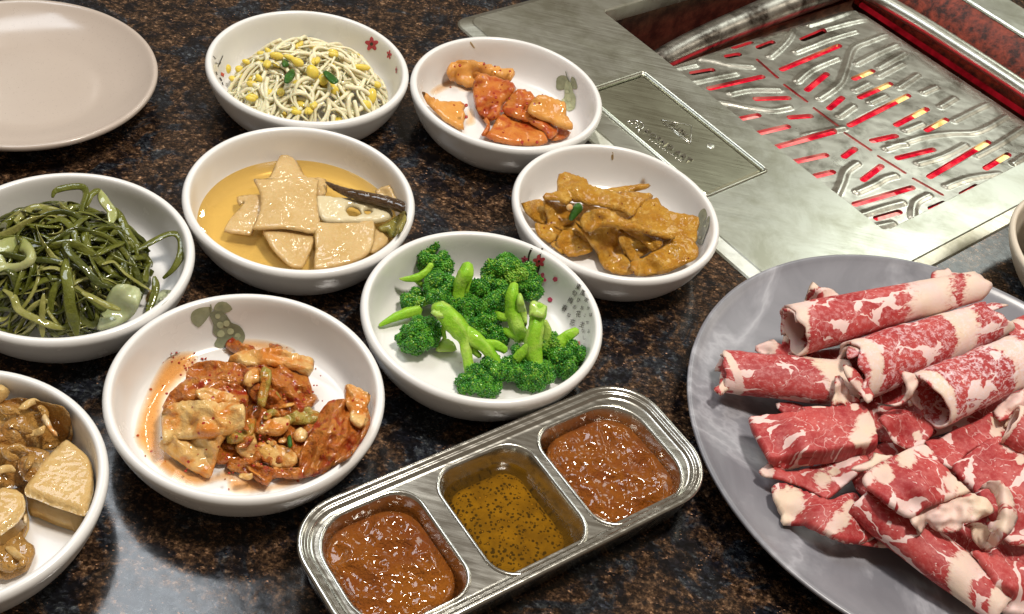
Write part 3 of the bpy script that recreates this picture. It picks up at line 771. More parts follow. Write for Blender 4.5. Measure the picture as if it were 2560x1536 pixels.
pod_motif('B', 'B', [[(1695, 620), (1700, 560), (1745, 530), (1800, 540), (1825, 575), (1810, 640), (1770, 678), (1700, 675)], [(1845, 580), (1855, 545), (1885, 560), (1905, 610), (1912, 665), (1880, 675), (1850, 640)]],
          [(1800, 590), (1830, 575), (1865, 650), (1870, 700), (1898, 750), (1895, 840), (1880, 880), (1830, 903), (1790, 890), (1740, 800), (1770, 770), (1785, 720), (1780, 660)],
          [(1815, 700, 18), (1830, 780, 26), (1845, 850, 24), (1775, 790, 15)], [(1797, 490), (1815, 560), (1835, 600)])
pod_motif('F', 'F', [[(608, 205), (620, 170), (660, 148), (720, 140), (745, 155), (720, 200), (690, 240), (655, 268), (620, 240)], [(750, 150), (780, 112), (830, 112), (868, 155), (820, 180), (780, 178)]],
          [(725, 195), (745, 165), (785, 165), (830, 190), (860, 235), (885, 245), (915, 260), (942, 300), (945, 340), (920, 380), (870, 395), (780, 400), (755, 370), (775, 330), (745, 300), (750, 250)],
          [(775, 195, 17), (790, 250, 22), (830, 240, 20), (795, 305, 24), (855, 290, 22), (900, 320, 20)], [(735, 150), (730, 122)], m_pr_podd)
pod_motif('C', 'C', [[(1755, 720), (1762, 680), (1790, 648), (1815, 645), (1830, 680), (1828, 720), (1790, 800), (1770, 850), (1752, 840)]],
          [(1760, 960), (1740, 930), (1760, 860), (1800, 790), (1845, 715), (1860, 720), (1850, 800), (1820, 880), (1790, 960)], [(1775, 900, 14), (1820, 800, 12)], None, m_pr_podd)
pod_motif('G', 'V', [[(1065, 985), (1085, 935), (1105, 900), (1150, 895), (1200, 905), (1170, 950), (1120, 1000), (1080, 1010)]],
          [(1080, 940), (1110, 915), (1140, 920), (1160, 940), (1110, 970), (1085, 975)], [(1110, 940, 10), (1135, 932, 9)], None)
pr = []
for st, w in (([(1340, 170), (1315, 230), (1308, 290), (1290, 340)], (17, 14, 9, 4)), ([(1415, 178), (1398, 230), (1392, 300), (1378, 370), (1362, 450), (1355, 490)], (15, 12, 17, 9, 6, 4)), ([(1308, 270), (1285, 300), (1268, 310)], 7)):
    pr.append(decal('E', 'printed_twig', 'E', stroke_poly(st, w), m_pr_dark, spline=0, step=None))
for x, y, r_, ro, mt in ((1392, 275, 48, .2, m_pr_red), (1398, 405, 50, .9, m_pr_pink), (1282, 262, 27, .4, m_pr_pink), (1305, 330, 27, .4, m_pr_red), (1512, 410, 19, .0, m_pr_pink), (1472, 563, 20, .5, m_pr_pink), (1375, 515, 22, .5, m_pr_pink)):
    small = r_ < 24
    pr.append(decal('E', 'printed_petal' if small else 'printed_blossom', 'E', flower_poly(x, y, r_, r_ * 1.02, ro, .12 if small else .45), mt, .0005, spline=0, step=6))
    if not small: pr.append(decal('E', 'printed_blossom_heart', 'E', [(x + r_ * .2 * math.cos(a), y + r_ * .2 * math.sin(a)) for a in np.linspace(0, 5.5, 8)], m_pr_dark, .0007, step=None, spline=0))
# verse written down the wall (crop X), characters as printed
for ch, x, y, s, ro in (('東', 388, 440, 100, .45), ('風', 452, 530, 100, .42), ('吹', 500, 630, 82, .3), ('か', 528, 745, 60, .1), ('ば', 562, 840, 62, .05),
                        ('匂', 325, 530, 92, .38), ('ひ', 388, 632, 78, .2), ('お', 440, 740, 72, .2), ('こ', 480, 850, 55, .3), ('せ', 512, 950, 58, .1), ('よ', 530, 1075, 62, .0),
                        ('梅', 270, 635, 98, .38), ('の', 330, 732, 76, .2), ('花', 385, 830, 100, .15), ('主', 437, 980, 96, .35), ('な', 452, 1070, 66, .2), ('し', 470, 1170, 66, -.05), ('と', 470, 1270, 56, -.1), ('て', 472, 1325, 50, -.3),
                        ('春', 185, 745, 104, .35), ('な', 248, 845, 76, .25), ('忘', 300, 950, 104, .25)):
    V, F = text_mesh(ch, 1.0); A = np.array(V); ctr = (A.min(0) + A.max(0)) / 2; c_, s_ = math.cos(ro), math.sin(ro)
    out = []
    for p in A:
        dx, dy = (p[0] - ctr[0]) * s * .80, -(p[1] - ctr[1]) * s
        out.append(hit('E', *px('X', x + dx * c_ - dy * s_, y + dx * s_ + dy * c_), .0004))
    pr.append(obj('printed_writing', out, F, m_pr_dark, smooth=False))
pr.append(decal('E', 'printed_seal', 'X', [(345, 1240), (400, 1215), (408, 1265), (360, 1292)], m_pr_seal, spline=0, step=None))
on_bowl('E', pr)

# ------------------------------------------------------------------ plates
prof = [(0, .002), (.062, .002), (.064, 0), (.070, 0), (.074, .003), (.100, .0105), (.120, .0165), (.1245, .0182), (.1255, .0192), (.1253, .0203), (.1240, .0206), (.1225, .0200), (.118, .0180), (.098, .0128), (.075, .0085), (.06, .0078), (0, .0076)]
gplate = obj('round_plate', *lathe([(r_ * 1.0055, z) for r_, z in smooth_prof(prof, 3)], 160, (.2155, .4052, 0)), m_grey, origin=(.2155, .4052, 0))
tag(gplate, 'large grey marbled plate carrying the rolls of raw beef', 'plate')
def gplate_z(x, y):
    return float(np.interp(math.hypot(x - .2155, y - .4052), [0, .06, .075, .098, .118, .125], [.0076, .0078, .0085, .0128, .0180, .0206]))
prof = [(0, .0015), (.036, .0015), (.038, 0), (.042, 0), (.045, .003), (.058, .009), (.067, .0148), (.0700, .0172), (.0706, .0186), (.0702, .0199), (.0688, .0203), (.0672, .0196), (.063, .0165), (.055, .0122), (.044, .0088), (.034, .0074), (0, .0070)]
bp = obj('round_plate', *lathe([(r_ * 1.003, z) for r_, z in smooth_prof(prof, 3)], 128, (-.2912, .5246, 0)), m_beige, origin=(-.2912, .5246, 0))
tag(bp, 'empty beige plate in the upper left corner', 'plate')
c = atc('K', 2378, 1010, .030); cc = (c.x + .0675, c.y + .004, 0)
prof = [(0, .001), (.034, .001), (.036, 0), (.04, 0), (.048, .004), (.058, .013), (.0655, .024), (.0678, .0295), (.0672, .0315), (.0655, .0318), (.064, .0300), (.060, .020), (.050, .009), (.035, .005), (0, .0045)]
cb = obj('cream_dish', *lathe(smooth_prof(prof, 3), 96, cc), m_cream, origin=cc); tag(cb, 'cream dish cut off by the edge beside the grill corner', 'dish')
prof = [(0, .012), (.03, .012), (.045, .0165), (.056, .0255), (.0608, .0345), (.0604, .0368), (.0588, .0369), (.0573, .0350), (.052, .026), (.04, .018), (0, .0155)]
cb = obj('cream_dish', *lathe(smooth_prof(prof, 3), 96, (cc[0] + .001, cc[1], 0)), m_cream, origin=(cc[0] + .001, cc[1], .012)); tag(cb, 'smaller cream dish stacked inside the dish at the edge', 'dish')

# ------------------------------------------------------------------ steel sauce tray
TA = R(42.68); T1 = Vector((math.cos(TA), math.sin(TA), 0)); T2 = Vector((-T1.y, T1.x, 0))
def tuv(a, b, z=0.0):
    p = T1 * a + T2 * b; return Vector((p.x, p.y, z))
TX0, TX1, TY0, TY1, TR = .1312, .3135, .1788, .2508, .0245
tray = thing('sauce_tray', 'long stainless steel sauce tray with three compartments', 'tray', tuv((TX0 + TX1) / 2, (TY0 + TY1) / 2))
def ring_at(d, n=12): return rrect(TX0 + d, TX1 - d, TY0 + d, TY1 - d, max(TR - d, .002), n)
prof = [(.0075, .0012), (.0052, .0022), (.0035, .010), (.0012, .0188), (.0003, .0200), (0, .0212), (.0004, .0222), (.0014, .0226), (.0024, .0222), (.0030, .0214), (.0034, .0212), (.0042, .0214), (.0049, .0210), (.0053, .0200), (.0058, .0196), (.0072, .0195)]
v, f = [], []; m_ = len(ring_at(0))
for d, z in prof: v += [tuv(a, b, z) for a, b in ring_at(d)]
for i in range(len(prof) - 1):
    for k in range(m_): f.append((i * m_ + k, i * m_ + (k + 1) % m_, (i + 1) * m_ + (k + 1) % m_, (i + 1) * m_ + k))
CUPS = [(.1405, .1890, .1872, .2432, [.019, .012, .012, .019]), (.1977, .2458, .1835, .2432, [.013] * 4), (.2500, .3030, .1838, .2422, [.012, .019, .019, .012])]
CUPS[0] = (.1400, .1890, .1868, .2432, [.019, .012, .012, .019])
holes = [rrect(a, b, c_, d_, r_, 8) for a, b, c_, d_, r_ in CUPS]
V, T, nb = fill([ring_at(.0072)] + holes, .006)
n = len(v); v += [tuv(a, b, .0195) for a, b in V]; f += [tuple(i + n for i in t) for t in T]
obj('tray_body', v, f, m_tray, tray)
cup_prof = [(-.0008, .0196), (-.0006, .0201), (0, .0203), (.0006, .0200), (.0011, .0190), (.0022, .0150), (.0034, .0080), (.0050, .0048), (.0085, .0030), (.014, .0027)]
for (a, b, c_, d_, r_) in CUPS:
    v, f = [], []
    rings = [rrect(a + d, b - d, c_ + d, d_ - d, [max(q - d * .6, .003) for q in r_], 8) for d, z in cup_prof]
    for (d, z), rg in zip(cup_prof, rings): v += [tuv(p, q, z) for p, q in rg]
    m_ = len(rings[0])
    for i in range(len(rings) - 1):
        for k in range(m_): f.append((i * m_ + k, i * m_ + (k + 1) % m_, (i + 1) * m_ + (k + 1) % m_, (i + 1) * m_ + k))
    f.append(tuple((len(rings) - 1) * m_ + k for k in range(m_)))
    obj('compartment', v, f, m_tray, tray)
def sauce(name, k, inset, z0, hfun, mat, label, rad=.013, step=.0011):
    a, b, c_, d_, r_ = CUPS[k]
    L = rrect(a + inset, b - inset, c_ + inset, d_ - inset, rad, 8)
    V, T, nb = fill([L], step, .4); d = edge_dist(np.array(L), V[:, 0], V[:, 1])
    v = [tuv(x, y, z0 + hfun(x, y, q)) for (x, y), q in zip(V, d)]; n = len(v)
    f = [tuple(t) for t in T]
    v += [tuv(x, y, .0028) for x, y in V[:nb]]; f += [(i, n + i, n + (i + 1) % nb, (i + 1) % nb) for i in range(nb)]
    o = obj(name, v, f, mat); tag(o, label, 'sauce'); return o
def lumps(seed, amp=.0022):
    def h(x, y, d):
        p = (x, y, seed * .37)
        e = min(d / .006, 1); dome = .0022 * math.sqrt(max(0, 1 - (1 - e) ** 2))
        w = abs(n3(p, 95, seed)); w2 = abs(n3(p, 210, seed + 5)); sw = math.sin(38 * math.hypot(x - .02 * seed, y) * 6 + 4 * n3(p, 60, 2))
        return dome + e * (amp * (1 - 2 * w) + amp * .45 * (1 - 2 * w2) + amp * .18 * sw)
    return h
sauce('soybean_paste', 0, .0026, .0122, lumps(1), m_paste, 'glossy brown soybean paste in the compartment nearest the photo bottom', .015)
sauce('soybean_paste', 2, .0026, .0120, lumps(4), m_paste, 'glossy brown soybean paste in the compartment nearest the beef plate', .015)
sauce('pepper_and_salt', 1, .0062, .0078, lambda x, y, d: .0026 * math.sqrt(1 - (1 - min(d / .008, 1)) ** 2) + .0004 * n3((x, y, 0), 400), m_saltmix, 'salt and black pepper settled under the oil in the middle compartment', .009)
a, b, c_, d_, r_ = CUPS[1]
L = rrect(a + .0027, b - .0027, c_ + .0027, d_ - .0027, .0108, 8); V, T, nb = fill([L], .003)
o = obj('sesame_oil', [tuv(x, y, .0110) for x, y in V], [tuple(t) for t in T], m_oil); tag(o, 'clear dark sesame oil filling the middle compartment', 'sauce')
# ------------------------------------------------------------------ slices and pieces of food
def idw(anchors, x, y, p=2.2):
    w = 0; s = 0
    for ax, ay, az in anchors:
        q = 1.0 / (((x - ax) ** 2 + (y - ay) ** 2) ** (p / 2) + 1e-3); w += q; s += q * az
    return s / w
def slab(name, crop, outline, z, thick, mat, label=None, cat=None, group=None, edge=None, wave=(.0, 100), warp=None, step=6, spline=2, key=None, parent=None,
         rough_edge=0.0, fat=None, frost=0.0, holes=None, prism=False, plate=False, attrs=True, seed=None, clamp=None, bumpy=(0, 300)):
    """a piece of food: its outline lies at height z (a number or anchors (x, y, z) in the crop); pillow-shaped section of the given thickness"""
    sd = seed if seed is not None else rng.random() * 50
    P = np.array([px(crop, *q) for q in outline])
    if spline: P = closed_spline(P, spline)
    if rough_edge:
        c0 = P.mean(0)
        P = np.array([p + (p - c0) / max(np.hypot(*(p - c0)), 1) * rough_edge * (n3((p[0], p[1], 0), .06, sd) + .6 * n3((p[0], p[1], 0), .17, sd)) for p in P])
    loops = [P] + [closed_spline([px(crop, *q) for q in h_], 2) for h_ in (holes or [])]
    V, T, nb = fill(loops, step)
    d = np.min([edge_dist(np.array(L), V[:, 0], V[:, 1]) for L in loops], 0)
    anch = [(*px(crop, q[0], q[1]), q[2]) for q in z] if hasattr(z, '__len__') else None
    c0 = P.mean(0); mm = (at(c0[0] + 5, c0[1], .01) - at(c0[0] - 5, c0[1], .01)).length / 10
    er = (edge if edge is not None else thick * .5) / mm
    top, bot, idx_b = [], [], {}
    fa, uvs = [], []
    ca, sa = math.cos(sd), math.sin(sd)
    for i, (x, y) in enumerate(V):
        zz = idw(anch, x, y) if anch else z
        if warp:
            s_ = CROP[crop]; zz += warp((x - s_[0]) * s_[2], (y - s_[1]) * s_[2])
        p = at(x, y, zz)
        if wave[0]: zz += wave[0] * n3(p, wave[1], sd)
        if key:
            hz = hit(key, x, y, 0).z + thick * .5 + .0003; zz = max(zz, hz); bc, bs_ = BOWL[key][1], BOWL[key][2]
            for _ in range(40):                                # keep clear of the bowl wall
                p = at(x, y, zz)
                if zz > .034 or math.hypot(p.x - bc.x, p.y - bc.y) < (rin(min(zz, .0297)) * bs_ if zz > .0062 else .047 * bs_) - .0016: break
                zz += .0006
        p = at(x, y, zz)
        if plate: 
            zz = max(zz, gplate_z(p.x, p.y) + thick * .5 + .0003); p = at(x, y, zz)
        t = min(d[i] / max(er, 1e-6), 1); pr_ = math.sqrt(max(0, 1 - (1 - t) ** 2))
        bz = bumpy[0] * n3(p, bumpy[1], sd) * t if bumpy[0] else 0
        if prism:
            top.append(p - Vector((0, 0, (1 - pr_) * (edge or .001))) + Vector((0, 0, bz)))
        else:
            top.append(p + Vector((0, 0, pr_ * thick / 2 + bz)))
            bot.append(p - Vector((0, 0, pr_ * thick / 2)))
        if fat is not None:
            fat = [q for q in fat if len(q) == 5 or q[2] >= 34]
            cx_, cy_, s_ = CROP[crop]; X, Y = (x - cx_) * s_, (y - cy_) * s_; f_ = 0.0
            for q in fat:
                if len(q) == 3: dd, r_ = math.hypot(X - q[0], Y - q[1]), q[2]
                else:
                    ax, ay, bx, by, r_ = q; L2 = (bx - ax) ** 2 + (by - ay) ** 2
                    tt = min(max(((X - ax) * (bx - ax) + (Y - ay) * (by - ay)) / L2, 0), 1); dd = math.hypot(X - ax - tt * (bx - ax), Y - ay - tt * (by - ay))
                f_ = max(f_, 1 - dd / (2 * r_))
            if plate: f_ = max(f_, .38 + .60 * n3(p, 45, sd + 3) - d[i] / 16.0)
            fa.append(f_); uvs.append((p.x * ca - p.y * sa + sd, p.x * sa + p.y * ca, sd * .37))
    n = len(top); f = [tuple(t[::-1]) for t in T]              # picture y runs down
    if prism:
        v = top + [Vector((p.x, p.y, p.z - thick)) for p in top]
        f += [tuple(i + n for i in t[::-1]) for t in f]; k = 0
        for L in loops:
            m_ = len(L); f += [(k + (i + 1) % m_, k + i, n + k + i, n + k + (i + 1) % m_) for i in range(m_)]; k += m_
        ia = list(range(n)) * 2
    else:
        v = list(top); ia = list(range(n)); mp = {}
        for i in range(n):
            if i < nb: mp[i] = i
            else: mp[i] = len(v); v.append(bot[i]); ia.append(i)
        f += [tuple(mp[i] for i in t[::-1]) for t in f[:]]
    if clamp:                                                  # nothing may poke through the bowl it lies in
        _, bc, bs_ = BOWL[clamp]
        for i, p in enumerate(v):
            lim = (rin(min(p.z, .0297)) if p.z > .0062 else .0468) * bs_ - .0008; q = math.hypot(p.x - bc.x, p.y - bc.y)
            if q > lim: p = Vector((bc.x + (p.x - bc.x) * lim / q, bc.y + (p.y - bc.y) * lim / q, p.z))
            v[i] = Vector((p.x, p.y, max(p.z, .0056)))
    at_ = {'fat': [fa[i] for i in ia], 'muv': [uvs[i] for i in ia], 'frost': [frost] * len(v)} if fat is not None else None
    o = obj(name, v, f, mat, parent, attrs=at_)
    if label: tag(o, label, cat or name.replace('_', ' '), group)
    return o

# ---- A: bean sprouts
def pile_path(c, r_max, env, L, n, start=None, heading=None, curl=.5, layer=1.0, wob=.0015):
    a = rng.random() * 2 * math.pi; rr = r_max * math.sqrt(rng.random()) * .95
    p = start or (c.x + rr * math.cos(a), c.y + rr * math.sin(a)); h_ = heading if heading is not None else rng.random() * 2 * math.pi
    k = rng.uniform(-curl, curl); out = []; ph = rng.random() * 6; st = L / n; x, y = p
    for i in range(n + 1):
        dx, dy = x - c.x, y - c.y; r_ = math.hypot(dx, dy)
        if r_ > r_max:
            x = c.x + dx / r_ * r_max; y = c.y + dy / r_ * r_max; h_ += .9 * (1 if k > 0 else -1)
        out.append(Vector((x, y, env(x, y) * layer + .0052 * (1 - layer) + wob * math.sin(ph + i * .9))))
        h_ += k + rng.uniform(-.25, .25) * curl; k += rng.uniform(-.12, .12) * curl
        x += st * math.cos(h_); y += st * math.sin(h_)
    return out
cA = BOWL['A'][1] + Vector((.0010, .001, 0))
def envA(x, y):
    r_ = math.hypot(x - cA.x, y - cA.y) / .0470; return .0078 + .0275 * max(0, 1 - r_ ** 2.8)
G_SPR = 'bean sprouts in the bowl'
for i in range(250):
    lay = .40 + .60 * (i / 250) ** .6
    P = pile_path(cA, .0455, envA, rng.uniform(.022, .046), 9, curl=.55, layer=lay, wob=.0011)
    P = open_spline([tuple(p) for p in P], 2); n = len(P); r0 = rng.uniform(.0009, .00150)
    rad = [r0 * (1 - .75 * (k / n) ** 2) for k in range(n)]
    s = obj('bean_sprout', *tube(P, rad, 6), m_sprout); tag(s, 'bean sprout with its small yellow head on, tangled in the heap' if i % 5 == 0 else 'headless pale bean sprout tangled in the heap in the flower-printed bowl', 'bean sprout', G_SPR)
    if i % 5 == 0:
        p = Vector(P[0]); d = (Vector(P[0]) - Vector(P[1])).normalized()
        for e in (-1, 1):
            off = Vector((-d.y, d.x, .3)) * .0009 * e
            obj('bean_head', [p + off + d * .002 + Vector((q.x * .0034 if abs(d.x) > .7 else q.x * .0019, q.y * .0034 if abs(d.x) <= .7 else q.y * .0019, q.z * .0016)) for q in ICO2[0]], ICO2[1], m_bean, s)
BEANS = ((1145, 385, 55, 38, 1.2), (870, 575, 62, 32, .2), (790, 535, 45, 25, .9), (1000, 592, 50, 24, .3), (1085, 640, 60, 36, .5), (1240, 740, 62, 52, 1.1), (1350, 820, 48, 52, .4), (1415, 915, 85, 52, .35), (1275, 920, 50, 45, .8),
                        (1745, 695, 80, 28, .1), (1850, 990, 45, 68, .1), (1790, 1085, 50, 44, .6), (1065, 1060, 40, 62, .2), (972, 1000, 24, 55, .1), (362, 715, 36, 44, .2), (485, 715, 36, 34, .5), (620, 870, 52, 32, .3), (1905, 875, 40, 30, .4),
                        (912, 1170, 60, 30, .4), (690, 805, 40, 24, .9), (1490, 1105, 24, 62, -.3), (1260, 492, 48, 20, .2), (1700, 575, 60, 22, .3), (560, 640, 40, 24, .4), (1560, 975, 34, 40, .2))
byrow = sorted(BEANS, key=lambda b: b[1])
for bi, (x, y, w, h_, ro) in enumerate(byrow):
    row = bi // 5; rank = sorted(byrow[row * 5:row * 5 + 5]).index((x, y, w, h_, ro))
    lab = 'yellow bean head, %s of the %s row on the sprouts' % (('leftmost', 'second from left', 'middle one', 'fourth from left', 'rightmost')[rank], ('backmost', 'second', 'third', 'fourth', 'frontmost')[row])
    z = envA(*atc('A', x, y, .018)[:2]) + .0012; c0 = atc('A', x, y, z); mm = .000275 / 4.12
    z = envA(c0.x, c0.y) + .0015; c0 = atc('A', x, y, z)
    ex, ey = CR * math.cos(ro) - CU * math.sin(ro), CR * math.sin(ro) + CU * math.cos(ro); ez = ex.cross(ey)
    o = obj('soy_bean_head', [c0 + ex * q.x * w * mm + ey * q.y * h_ * mm * (1 + .12 * q.x) + ez * q.z * min(w, h_) * mm * .8 for q in ICO3[0]], ICO3[1], m_bean)
    tag(o, lab, 'bean', 'yellow bean heads among the sprouts')
for i, (ol, lb) in enumerate(([(925, 650), (940, 610), (1000, 615), (1020, 640), (975, 690), (935, 690)], 'dark green scallion bit left of the middle of the sprouts'), ) if False else ():
    pass
for ol, lb in (([(925, 650), (940, 610), (1000, 612), (1025, 640), (985, 690), (935, 692)], 'dark green scallion bit left of centre in the bean sprouts'),
               ([(945, 830), (960, 770), (1030, 705), (1065, 750), (1050, 810), (1000, 860), (955, 858)], 'long bright green scallion piece in the middle of the bean sprouts'),
               ([(1345, 750), (1380, 725), (1440, 760), (1500, 810), (1510, 850), (1450, 870), (1400, 830)], 'dark green scallion piece right of centre in the bean sprouts'),
               ([(1195, 395), (1205, 378), (1230, 395), (1262, 390), (1275, 410), (1240, 430), (1205, 430)], 'tiny green leaf at the top of the bean sprout heap')):
    x, y = np.mean(ol, 0); z = envA(*atc('A', x, y, .018)[:2]) + .0014
    slab('scallion_bit', 'A', ol, [(x - 60, y, z + .001), (x + 60, y, z - .0005), (x, y - 40, z)], .0012, m_scallion, lb, 'scallion', wave=(.0012, 260), step=4)

# ---- B: radish kimchi
KB = dict(key='B', edge=.0009, wave=(.0006, 110), bumpy=(.0004, 420), rough_edge=2.0)
slab('radish_kimchi', 'B', [(560, 480), (590, 420), (650, 393), (750, 387), (900, 403), (1050, 440), (1180, 472), (1258, 482), (1268, 525), (1235, 578), (1200, 592), (1060, 548), (960, 535), (900, 560), (850, 655), (720, 620), (605, 570), (568, 530)],
     [(600, 460, .0175), (900, 430, .0205), (1240, 520, .017), (700, 610, .0085), (850, 640, .0085), (1100, 560, .015)], .0050, m_kpale, 'long pale orange radish strip lying farthest back in its bowl', 'radish kimchi', **KB)
slab('radish_kimchi', 'B', [(860, 545), (960, 530), (1100, 568), (1210, 605), (1262, 640), (1276, 690), (1210, 760), (1150, 830), (1120, 930), (1065, 985), (960, 985), (890, 920), (850, 800), (828, 690)],
     [(900, 560, .020), (1250, 660, .021), (850, 720, .013), (960, 970, .008), (1100, 940, .011), (1020, 740, .017)], .0048, m_kradish, 'broad orange radish slice in the middle of its bowl', 'radish kimchi', **KB)
slab('radish_kimchi', 'B', [(1260, 700), (1310, 678), (1400, 700), (1470, 745), (1500, 790), (1560, 900), (1640, 1000), (1712, 1085), (1700, 1140), (1640, 1182), (1600, 1170), (1560, 1108), (1400, 1010), (1240, 960), (1125, 890), (1175, 800)],
     [(1310, 690, .0215), (1450, 760, .0215), (1140, 890, .014), (1690, 1120, .0115), (1400, 980, .014)], .0045, m_kradish, 'glossy folded radish slice between the two broad ones, running to the front', 'radish kimchi', **KB)
slab('radish_kimchi', 'B', [(1470, 760), (1560, 742), (1700, 785), (1795, 820), (1800, 950), (1862, 1020), (1866, 1080), (1830, 1092), (1700, 1050), (1560, 990), (1400, 915), (1405, 850)],
     [(1500, 760, .024), (1780, 830, .022), (1420, 890, .020), (1840, 1070, .0145), (1600, 990, .017)], .0045, m_kpale, 'radish slice nearest the printed pea pod', 'radish kimchi', **KB)
slab('radish_kimchi', 'B', [(960, 1160), (1020, 1090), (1060, 1000), (1150, 925), (1300, 970), (1450, 1040), (1560, 1110), (1602, 1190), (1590, 1230), (1400, 1250), (1150, 1225)],
     [(1150, 940, .0105), (1560, 1130, .0105), (980, 1160, .009), (1300, 1220, .0085)], .0046, m_kradish, 'red-smeared radish slice lowest against the front wall of its bowl', 'radish kimchi', **KB)
slab('radish_kimchi', 'B', [(305, 712), (325, 700), (365, 722), (420, 762), (500, 805), (600, 800), (680, 796), (745, 825), (762, 860), (738, 900), (765, 960), (735, 1020), (742, 1095), (640, 1060), (500, 960), (370, 830)],
     [(320, 715, .017), (500, 850, .010), (740, 860, .0095), (700, 1060, .0085)], .0042, m_kpale, 'horn-shaped orange radish slice alone against the wall of its bowl', 'radish kimchi', **KB)
slab('radish_kimchi', 'B', [(835, 800), (900, 920), (1000, 1000), (1010, 1090), (960, 1160), (918, 1140), (975, 1040), (890, 930)], .0085, .004, m_kradish, 'narrow dark radish edge under the broad slice', 'radish kimchi', **KB)
slab('radish_kimchi', 'B', [(1590, 1110), (1690, 1060), (1850, 1120), (1760, 1190), (1640, 1205)], .0075, .003, m_kradish, 'small radish end peeping out at the right of the front slices', 'radish kimchi', **KB)
fk = MB(); 
for x, y in ((1550, 735), (1640, 790), (1740, 820), (1760, 850), (870, 745), (1070, 760), (1390, 820), (1210, 770), (700, 430), (1060, 438), (1215, 488), (765, 840), (765, 960), (1340, 1220), (1495, 1220), (1130, 900), (945, 412)):
    p = atc('B', x, y, .022 if y < 1000 else .012); s = rng.uniform(.0006, .0012)
    p = hit('B', *px('B', x, y), 0) if False else p
    fk.add([p + Vector((q.x * s, q.y * s * 1.5, q.z * s * .6)) for q in ICO[0]], ICO[1])
o = fk.build('chilli_flakes', m_flake); tag(o, kind='stuff', label='red chilli flakes clinging to the radish slices')
def puddle(key, crop, outline, label, name='kimchi_juice', mat=None, cat='juice', lift=.0005):
    o = decal(key, name, crop, outline, mat or m_juice, lift, 6, 3); tag(o, label, cat); return o
puddle('B', 'B', [(385, 700), (450, 640), (520, 605), (600, 570), (720, 640), (840, 650), (840, 700), (740, 705), (690, 690), (650, 660), (580, 675), (520, 705), (430, 742)], 'orange juice streak on the bowl floor left of the radish slices')
puddle('B', 'B', [(770, 890), (820, 875), (850, 930), (862, 1030), (800, 1062), (755, 1040), (770, 960)], 'small pale juice blot beside the lone radish slice')

# ---- C: fried fish cake
KC = dict(key='C', edge=.0009, wave=(.0014, 110), rough_edge=4.0, bumpy=(.0008, 480), step=5)
FC = 'fish cake'
slab('fish_cake', 'C', [(930, 470), (1150, 440), (1310, 428), (1314, 458), (1200, 495), (1000, 515)], [(930, 480, .016), (1310, 440, .0185)], .0028, m_fish, 'thin straight strip of fish cake farthest back', FC, **KC)
slab('fish_cake', 'C', [(190, 600), (260, 575), (370, 565), (400, 620), (410, 700), (420, 760), (390, 795), (300, 750), (230, 680)], [(200, 600, .019), (400, 600, .013), (390, 780, .009)], .0026, m_fish, 'fish cake slice sticking out farthest left', FC, **KC)
slab('fish_cake', 'C', [(380, 600), (400, 560), (520, 600), (640, 640), (680, 720), (620, 780), (560, 800), (545, 870), (450, 945), (360, 910), (315, 840), (320, 770), (400, 790), (412, 730)],
     [(400, 580, .0205), (640, 680, .016), (450, 930, .0085), (330, 820, .010)], .0026, m_fish, 'broad drooping fish cake slice on the left under the dark fold', FC, **KC)
slab('fish_cake', 'C', [(520, 880), (560, 840), (700, 850), (790, 950), (815, 1020), (710, 1060), (610, 1072), (555, 1030), (495, 940)], [(560, 860, .0135), (780, 950, .0105), (600, 1060, .0075)], .0026, m_fish, 'fish cake slice lying lowest at the left front', FC, **KC)
slab('fish_cake', 'C', [(440, 960), (500, 930), (560, 1035), (540, 1040)], .0085, .0022, m_fish, 'small fish cake corner under the left front slice', FC, **KC)
slab('fish_cake', 'C', [(420, 620), (620, 590), (900, 640), (1200, 700), (1400, 760), (1600, 860), (1500, 960), (1350, 1010), (1200, 1080), (1000, 1080), (820, 980), (640, 860), (480, 800)], [(500, 700, .0125), (1500, 900, .0135), (1000, 1000, .0095), (1000, 700, .0125)], .0026, m_fish, 'fish cake slice buried under the others, seen in the gaps', FC, **KC)
slab('fish_cake', 'C', [(505, 405), (520, 340), (590, 320), (680, 355), (770, 392), (785, 432), (850, 448), (990, 495), (1150, 498), (1330, 508), (1338, 560), (1240, 620), (1200, 690), (1150, 712), (1090, 672), (950, 640), (800, 612), (640, 575), (600, 602), (520, 575), (390, 562), (402, 510), (500, 495)],
     [(560, 340, .024), (400, 540, .0245), (700, 500, .0285), (1000, 560, .028), (1320, 530, .022), (1160, 690, .024), (600, 580, .0245)], .0030, m_fish, 'large folded fish cake slice on top at the back', FC, **KC)
slab('fish_cake', 'C', [(1200, 660), (1240, 610), (1345, 555), (1400, 555), (1428, 620), (1500, 662), (1600, 690), (1752, 718), (1746, 850), (1722, 950), (1560, 905), (1380, 880), (1200, 800), (1080, 762), (1160, 710)],
     [(1360, 570, .0245), (1740, 740, .024), (1700, 930, .021), (1100, 760, .0205), (1400, 780, .0255)], .0030, m_fish, 'large fish cake slice on the right, reaching the printed leaf', FC, **KC)
def foldC(x, y):
    return .0022 * math.sin((x - 700) / 130)
slab('fish_cake', 'C', [(705, 770), (735, 690), (830, 650), (930, 648), (1020, 690), (1100, 740), (1250, 790), (1400, 850), (1545, 895), (1525, 918), (1400, 892), (1250, 852), (1100, 825), (980, 800), (885, 806), (820, 842), (765, 852), (720, 815)],
     [(720, 760, .0245), (900, 670, .031), (1100, 770, .030), (1530, 905, .0265), (880, 800, .0255)], .0034, m_fish, 'rolled fish cake band arching across the middle', FC, warp=foldC, **KC)
